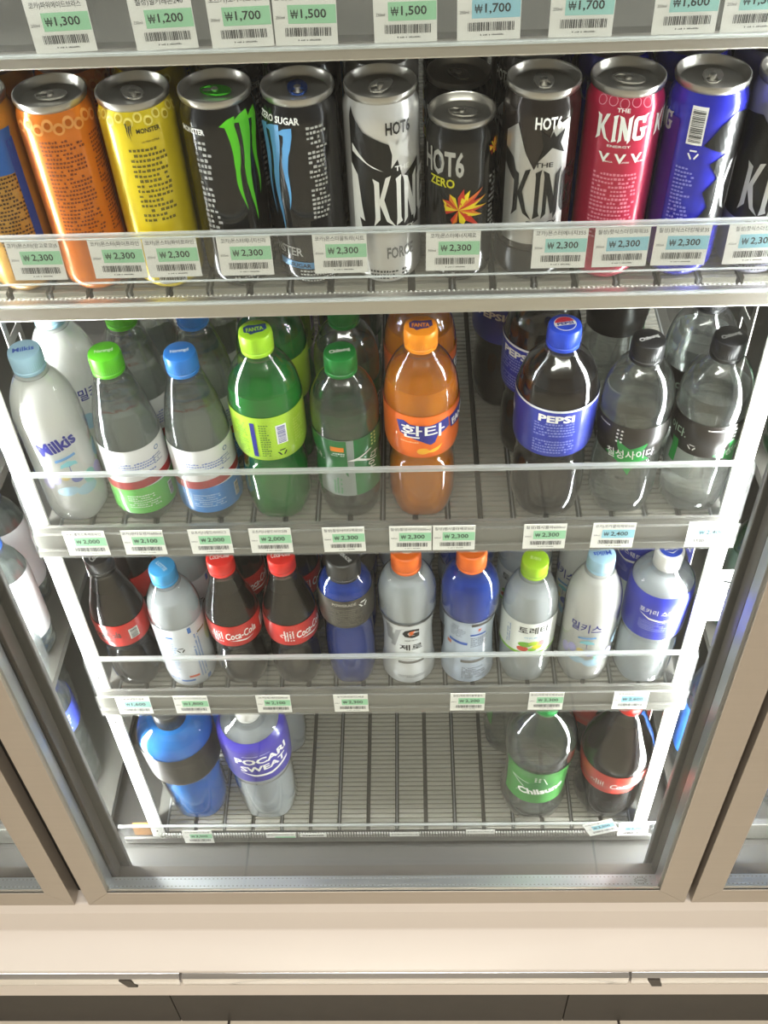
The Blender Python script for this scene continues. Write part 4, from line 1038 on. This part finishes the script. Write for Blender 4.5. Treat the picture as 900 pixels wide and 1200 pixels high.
FRONT['bigcoke'] = put(cola_bottle('large dark cola bottle with red cap and red label beside the post', x, h, '#d8281f', False, 'Coca-Cola', 36, .86, 1.42, '#cf3a2c', 'E', (.335, .54)), 'E', x + .002, EY)
FRONT['bigcoke']['group'] = 'large bottles on the bottom shelf'; FRONT['bigcoke'].name = 'large_drink_bottle'

for ks_ in (('milk', 'green', 'blue', 'lime', 'dkgreen', 'orange', 'pepsi', 'black1', 'black2'), ('zero', 'sky', 'coke1', 'coke2', 'sport', 'gwhite', 'gblue', 'fruit', 'milk2', 'ion'), ('bigblue', 'bigion', 'bigcider', 'bigcoke')):
    spread_row([FRONT[k_] for k_ in ks_], RAD, -.3435, .3385)
# --- bottles queued behind the front row -------------------------------
def queue(src, row, dx, s, label, spin=0):
    o = copy_tree(FRONT[src]); o['label'] = label
    return place(o, row, FRONT[src].location.x + dx, s, spin)
PITCH = {k_: 2 * RAD[o_] + .0008 for k_, o_ in FRONT.items()}
names = {'milk': 'milky bottle with slanted lettering', 'green': 'green capped clear bottle', 'blue': 'blue capped clear bottle', 'lime': 'lime capped green bottle', 'dkgreen': 'dark green capped clear bottle', 'orange': 'orange soda bottle',
         'pepsi': 'blue capped cola', 'black2': 'black capped bottle against the post', 'zero': 'black capped cola', 'sky': 'sky blue capped bottle', 'coke1': 'front facing red capped cola', 'coke2': 'turned red capped cola',
         'sport': 'wide black capped blue drink', 'gwhite': 'white sports drink', 'gblue': 'deep blue sports drink', 'fruit': 'fruit labelled bottle', 'milk2': 'milky bottle on the cola shelf', 'ion': 'blue sleeved bottle'}
kinds = {'milk': 'milky white soda bottle', 'green': 'clear soda bottle with green cap', 'blue': 'clear soda bottle with blue cap', 'lime': 'green soda bottle', 'dkgreen': 'clear soda bottle with dark green cap', 'orange': 'orange soda bottle',
         'pepsi': 'dark cola bottle with blue cap', 'black2': 'clear soda bottle with black cap', 'zero': 'dark cola bottle', 'sky': 'pale drink bottle', 'coke1': 'dark cola bottle', 'coke2': 'dark cola bottle', 'sport': 'blue sports drink bottle',
         'gwhite': 'cloudy sports drink bottle', 'gblue': 'blue sports drink bottle', 'fruit': 'pale clear drink bottle', 'milk2': 'milky white soda bottle', 'ion': 'cloudy drink bottle in blue sleeve'}
for k in ('milk', 'green', 'blue', 'lime', 'dkgreen', 'orange', 'pepsi', 'black2'):
    dx = {'milk': .004}.get(k, 0)
    queue(k, 'C', dx - (.006 if k == 'pepsi' else 0), ROWY + PITCH.get(k, .0655), kinds[k] + ' queued second behind the ' + names[k], {'milk': -70, 'lime': -35, 'orange': 60, 'pepsi': -40, 'black2': 40}.get(k, 25))
for k in ('green', 'blue', 'lime', 'dkgreen'):
    queue(k, 'C', 0, ROWY + 2 * PITCH.get(k, .0655), kinds[k] + ' queued third behind the ' + names[k], 50)
o = queue('pepsi', 'C', -.030, ROWY + .158, 'dark cola bottle set back at the edge of the empty lane', 70)
o = queue('black2', 'C', -.058, ROWY + .175, 'clear soda bottle set far back behind the two black capped bottles', 140)
for k in ('zero', 'sky', 'coke1', 'coke2', 'sport', 'gwhite', 'gblue', 'fruit', 'milk2', 'ion'):
    queue(k, 'D', 0, ROWY + PITCH.get(k, .0645), kinds[k] + ' queued second behind the ' + names[k], {'zero': -60, 'fruit': -30, 'milk2': -40, 'ion': -50}.get(k, 30))
for k in ('zero', 'coke1', 'coke2', 'sport', 'gwhite', 'gblue'):
    queue(k, 'D', 0, ROWY + 2 * PITCH.get(k, .0645), kinds[k] + ' queued third behind the ' + names[k], 80)
queue('bigblue', 'E', 0, EY + PITCH['bigblue'], 'large blue sports drink bottle queued behind the smoky labelled one', 40)
queue('bigion', 'E', .008, EY + PITCH['bigion'], 'large cloudy drink bottle queued behind the violet sleeved one', 100)
queue('bigcider', 'E', -.018, EY + PITCH['bigcider'], 'large clear soda bottle queued behind the green labelled one', 120)
queue('bigcoke', 'E', -.010, EY + PITCH['bigcoke'], 'large dark cola bottle queued behind the red labelled one', 90)

# ------------------------------------------------------------------ price tags
GREEN_T, TEAL_T, BLUE_T = paint('#a6dcb4', .6), paint('#a8dcd6', .6), paint('#9fd4e4', .6)
BAR = bars2d(.030, .0055, 21, .00025, .0008)
TAGM = {}
def shared(name, key, make):
    if key not in TAGM: TAGM[key] = make()
    return TAGM[key]
def flat_mesh(name, tris, y):
    g = G()
    for q_ in tris: g.add([(p_[0], y, p_[1]) for p_ in q_], [(0, 1, 2)])
    return g.mesh(name)
def price_tag(u, v, y, price, head, m, label, rot=0, w=.041, h=.034, vol='355ml', dy=0, z=None):
    p_ = at(u, v, y)
    t = thing('price_tag', label, 'price tag', (p_.x, y, z if z is not None else p_.z), 'price tags on the shelf fronts')
    t.rotation_euler.y = math.radians(rot)
    link('card', shared('card', ('card', w, h), lambda: G().box(-w / 2, w / 2, 0, .0004, -h / 2, h / 2).mesh('card')), PAPER, t)
    def add(nm, key, tris, yy, mat):
        o = link(nm, shared(nm, key, lambda: flat_mesh(nm, tris(), yy)), mat, t); o['kind'] = 'stuff'; return o
    link('price_panel', shared('p', ('panel', w, m.name), lambda: flat_mesh('price_panel', rect2d(-w * .27, w * .49, -h * .10, h * .24), -.0002)), m, t)
    if price: add('price_lettering', ('price', price), lambda: mv(fit_text(price, .0165, .0066, .022), .0056, h * .07) + mv(fit_text('₩', .0050, .0055, 0), -.0068, h * .075), -.0004, INK)
    add('heading_lettering', ('head', head), lambda: mv(fit_text(head, min(w * .94, .0031 * len(head)), .0046, .014), 0, h * .375), -.0004, INK)
    add('volume_lettering', ('vol', vol), lambda: mv(fit_text(vol, .0058, .0019, .0), -w * .39, h * .02), -.0004, INK)
    add('barcode', ('bar',), lambda: mv(BAR, .0015, -h * .25), -.0004, INK)
    add('code_lettering', ('code',), lambda: mv(fine2d(.016, 1, .0016, 200, .0009), .0025, -h * .40), -.0004, paint('#6a6a68', .6))
    return t
YT = -.0128
TOP = [(72, 36, '1,300', '코카)파워에이드브라스', GREEN_T, 'reading 1,300 on the top strip above the orange can'), (192, 33, '1,200', '칠성)밀키레몬240', GREEN_T, 'reading 1,200 on the top strip above the yellow can'),
       (282, 30, '1,700', '오츠카)포카리스웨트 1', GREEN_T, 'reading 1,700 on the top strip above the green clawed can'), (358, 27, '1,500', '칠성)밀키스제로250ml', GREEN_T, 'reading 1,500 on the top strip above the blue clawed can'),
       (475, 24, '1,500', '칠성)칠성사이다240ml', GREEN_T, 'reading 1,500 on the top strip above the white can'), (573, 21, '1,700', '코카)코카콜라250ml', BLUE_T, 'reading 1,700 on a blue panel above the starburst can'),
       (682, 18, '1,700', '칠성)칠성스트롱250', TEAL_T, 'reading 1,700 on the top strip above the dark silver can'), (804, 14, '1,600', '칠성)밀키스제로250', TEAL_T, 'reading 1,600 on the top strip above the blue can'),
       (886, 10, '1,500', '칠성)펩시콜라제로', TEAL_T, 'reading 1,500 on the top strip above the lilac can')]
for u, v, pr, hd, m, lb in TOP:
    price_tag(u, v, -.0062, pr, hd, m, 'white price tag ' + lb, vol='250ml', z=1.4332, rot=rnd.uniform(-1.5, 1.5))
for u, hd, m, lb in [(40, '코카)몬스터(망고로코)5', GREEN_T, 'gold can with the blue stripe'), (136, '코카)몬스터(파이프라인', GREEN_T, 'orange can'), (200, '코카)몬스터(파이프라인', GREEN_T, 'yellow can'), (286, '코카)몬스터에너지신라', GREEN_T, 'green clawed can'),
                     (398, '코카)몬스터울트라(시트', GREEN_T, 'blue clawed can edge'), (531, '코카)몬스터에너지제로', GREEN_T, 'starburst can'), (657, '코카)몬스터에너지355', TEAL_T, 'dark and silver can'), (730, '칠성)핫식스더킹파워35', BLUE_T, 'pink can'),
                     (801, '칠성)핫식스더킹제로35', BLUE_T, 'vivid blue can'), (887, '칠성)핫식스더킹포스', BLUE_T, 'lilac can')]:
    price_tag(u, 299 - u * .034, -.0078, '2,300', hd, m, 'white price tag reading 2,300 in front of the ' + lb, z=1.2625, rot=rnd.uniform(-.8, .8))
for u, pr, hd, m, lb in [(99, '2,000', '동원)쿨피스톡제로파인', GREEN_T, 'reading 2,000 below the milky bottle'), (167, '2,100', '코카)환타오렌지600ml', GREEN_T, 'reading 2,100 below the green capped bottle'), (246, '2,000', '오츠카)나랑드사이다그', GREEN_T, 'reading 2,000 below the blue capped bottle'),
                         (317, '2,000', '오츠카)나랑드사이다파', GREEN_T, 'reading 2,000 below the lime capped bottle'), (403, '2,300', '칠성)칠성사이다제로50', GREEN_T, 'reading 2,300 below the dark green capped bottle'), (481, '2,300', '칠성)칠성사이다500ml', GREEN_T, 'reading 2,300 below the orange soda bottle'),
                         (532, '2,300', '칠성)펩시콜라제로500', GREEN_T, 'reading 2,300 at the empty lane beside the orange soda'), (638, '2,300', '칠성)펩시콜라600ml', GREEN_T, 'reading 2,300 below the blue capped cola'), (718, '2,400', '코카)코카콜라제로500', BLUE_T, 'with blue panel below the black capped bottle with the green star'),
                         (829, '2,400', '코카)코카콜라500', BLUE_T, 'with blue panel at the post end below black capped bottle')]:
    price_tag(u, 630, -.0100, pr, hd, m, 'white price tag ' + lb, z=.9500, rot=rnd.uniform(-.8, .8), vol='500ml')
for u, pr, hd, m, lb in [(155, '1,600', '동원)보성말차음료', TEAL_T, 'reading 1,600 below the black capped cola'), (223, '1,800', '칠성)아이시스캔제로500', GREEN_T, 'reading 1,800 below the sky blue capped bottle'), (320, '2,100', '코카)토레타500ml', GREEN_T, 'reading 2,100 below the red capped colas'),
                         (411, '2,300', '코카)파워에이드제로', GREEN_T, 'reading 2,300 below the wide black capped drink'), (548, '2,200', '칠성)게토레이블루볼트', GREEN_T, 'reading 2,200 below the deep blue sports drink'), (640, '2,300', '칠성)게토레이제로600', GREEN_T, 'reading 2,300 below the fruit labelled bottle'),
                         (739, '2,600', '코카)파워에이드슈퍼', BLUE_T, 'with blue panel below the milky bottle and blue sleeve')]:
    price_tag(u, 820, -.0100, pr, hd, m, 'white price tag ' + lb, z=.6745, rot=rnd.uniform(-.8, .8), vol='500ml', w=.040)
price_tag(230, 974, -.0068, '3,500', '코카)파워에이드제로병', GREEN_T, 'white price tag reading 3,500 below the large blue bottle', z=.3515, vol='1.5L')
def paper_slip(u, v, w, h, label, txt, colour, rot=0, y=-.0068):
    p_ = at(u, v, y)
    t = thing('price_slip', label, 'price tag', (p_.x, y, p_.z), 'price tags on the shelf fronts'); t.rotation_euler.y = math.radians(rot)
    G().box(-w / 2, w / 2, 0, .0004, -h / 2, h / 2).obj('card', PAPER, t)
    if txt == 'barcode': flat_front('barcode', bars2d(w * .8, h * .45, 31), -.0003, INK, t)
    else: flat_front('heading_lettering', mv(fit_text(txt, w * .9, .0040, .004), 0, h * .12), -.0003, INK, t)
    if colour: flat_front('price_panel', rect2d(-w * .2, w * .48, -h * .5, -h * .22), -.0002, colour, t, False)
    return t
paper_slip(329, 979, .041, .013, 'sunken white price slip showing its heading below the large ion drink', '칠성)게토레이제로1.5L', GREEN_T)
paper_slip(367, 979, .037, .009, 'narrow white barcode slip beside the sunken price slip', 'barcode', None)
paper_slip(474, 978, .041, .009, 'sunken white slip below the bare middle lanes of the bottom shelf', '칠성)펩시콜라제로1.5L', None)
paper_slip(563, 975, .040, .011, 'sunken white slip between the bare lanes and the large clear soda', '칠성)칠성사이다제로1.5L', None)
price_tag(704, 970, -.0078, '3,500', '코카)코카콜라제로1.5', BLUE_T, 'tilted price tag with blue panel below the large cola', rot=-24, vol='1.5L')
price_tag(742, 972, -.0068, '3,700', '코카)코카콜라1.5L', BLUE_T, 'upright price tag with blue panel at the foot of the post', rot=-2, vol='1.5L')

# brown rusty sticker by the post foot
p_ = at(171, 977, -.0)
t = tag(G().box(-.012, .012, 0, .006, -.011, .013).obj('cardboard_wedge', paint('#9a6a34', .7, 0, .45, 220, 'stained_card')), 'small stained brown cardboard wedge at the foot of the post', 'cardboard')
t.location = (p_.x - .006, .004, p_.z)

# ------------------------------------------------------------------ neighbouring bays
def side_shelf(xa, xb, z, side, lvl):
    t = thing('shelf', 'shelf of the neighbouring %s bay at the height of the %s' % (side, lvl), 'shelf')
    G().box(xa, xb, .0102, .56, z - .016, z - .004).obj('deck', DECK, t)
    G().box(xa, xb, .0005, .010, z - .022, z + .016).obj('price_rail', GREYPL, t)
    G().box(xa, xb, .002, .004, z + .0161, z + .085).obj('guard', ACRYLIC, t)
    return t
for side, xa, xb in (('left', -1.20, -.412), ('right', .388, 1.15)):
    for z, lvl in ((ZB, 'energy cans'), (ZC, 'soda bottles'), (ZD, 'cola bottles'), (ZE, 'large bottles')): side_shelf(xa, xb, z, side, lvl)
def water(label, x, y, z, h, k, capcol, labcol, z0=.35, z1=.62, liq=None, txtcol=None, pts=None):
    q_ = pts or [(0, .70), (.02, .86), (.06, .97), (.3, 1.0), (.62, 1.0), (.70, .97), (.80, .78), (.87, .50), (.92, .33), (1, .31)]
    t, R = make_bottle('water_bottle', label, h, K(q_, k), liq or WATER, .84, capcol, ribs=lambda f: -.0012 * (abs(math.sin(f * 34)) ** 4) * (1 if f < z0 or z1 < f < .72 else 0), group='bottles in the neighbouring bays', girth=1.)
    sleeve(t, R, z0 * h, z1 * h, lab(labcol))
    if txtcol: wrap('fine_print', fine2d(k * 1.2, 5, .006, 300), R, facing(x), (z0 + z1) / 2 * h, lab(txtcol), t, .0009)
    t.location = (x, y, z)
    return t
water('big ribbed clear water bottle with a blue label in the left bay', -.475, .085, ZE + .002, .285, .045, '#e8eef0', '#3f4fb8', .55, .70, txtcol='#c9d6f0')
water('big ribbed clear water bottle deeper in the left bay', -.525, .185, ZE + .002, .285, .045, '#e8eef0', '#8fa8d8', .55, .70)
water('clear water bottle with white label and blue cap in the left bay', -.445, .080, ZD + .002, .205, .032, '#3f6fd8', '#eef0f2', .22, .72)
water('clear water bottle with white label set behind in the left bay', -.470, .160, ZD + .002, .205, .032, '#3f6fd8', '#e4e6ea', .22, .72)
water('white labelled bottle with blue foot in the left bay above', -.452, .080, ZC + .002, .205, .034, '#4a86e0', '#dfe4ea', .30, .72, BLUEQ)
water('dark green bottle in the right bay', .424, .105, ZC + .002, .205, .034, '#1f3f2a', '#28402f', .30, .70, liquid('dark_green_drink', '#1f4a2c', .5, .3, '#2f6a3c'))
water('dark green bottle on the cola shelf of the right bay', .424, .105, ZD + .002, .205, .034, '#1f3f2a', '#24382b', .30, .70, MATS['dark_green_drink'])
water('blue labelled bottle low in the right bay', .434, .100, ZE + .002, .27, .045, '#2f6fd0', '#2f6fd0', .25, .62, txtcol='#d5e4f5')
water('blue and white labelled bottle beside the low blue one in the right bay', .545, .060, ZE + .002, .24, .045, '#e8eef0', '#3a74c8', .2, .60, txtcol='#f2f2f0')
# acrylic flap and handwritten note
o = G().box(-.001, .001, 0, .05, 0, .075).obj('shelf_divider', EDGE)
tag(o, 'bent clear plastic divider standing in the left bay', 'divider'); o.location = (-.404, .010, ZD + .016); o.rotation_euler.z = .3
p_ = at(846, 692, .012)
t = thing('handwritten_note', 'white paper note with handwritten black strokes in the right bay', 'note', (p_.x + .020, .030, p_.z - .030))
G().box(-.018, .028, 0, .0006, -.042, .042).obj('sheet', PAPER, t)
q = random.Random(4); st = []
for zz in (.026, .010, -.006, -.022):
    for k in range(3): st += mv(rect2d(-.006, .006, -.0014, .0014), -.004 + q.uniform(-.006, .006), zz + q.uniform(-.004, .004), q.uniform(-80, 80))
flat_front('handwriting', st, -.0003, INK, t)

bpy.data.scenes.remove(TSC)
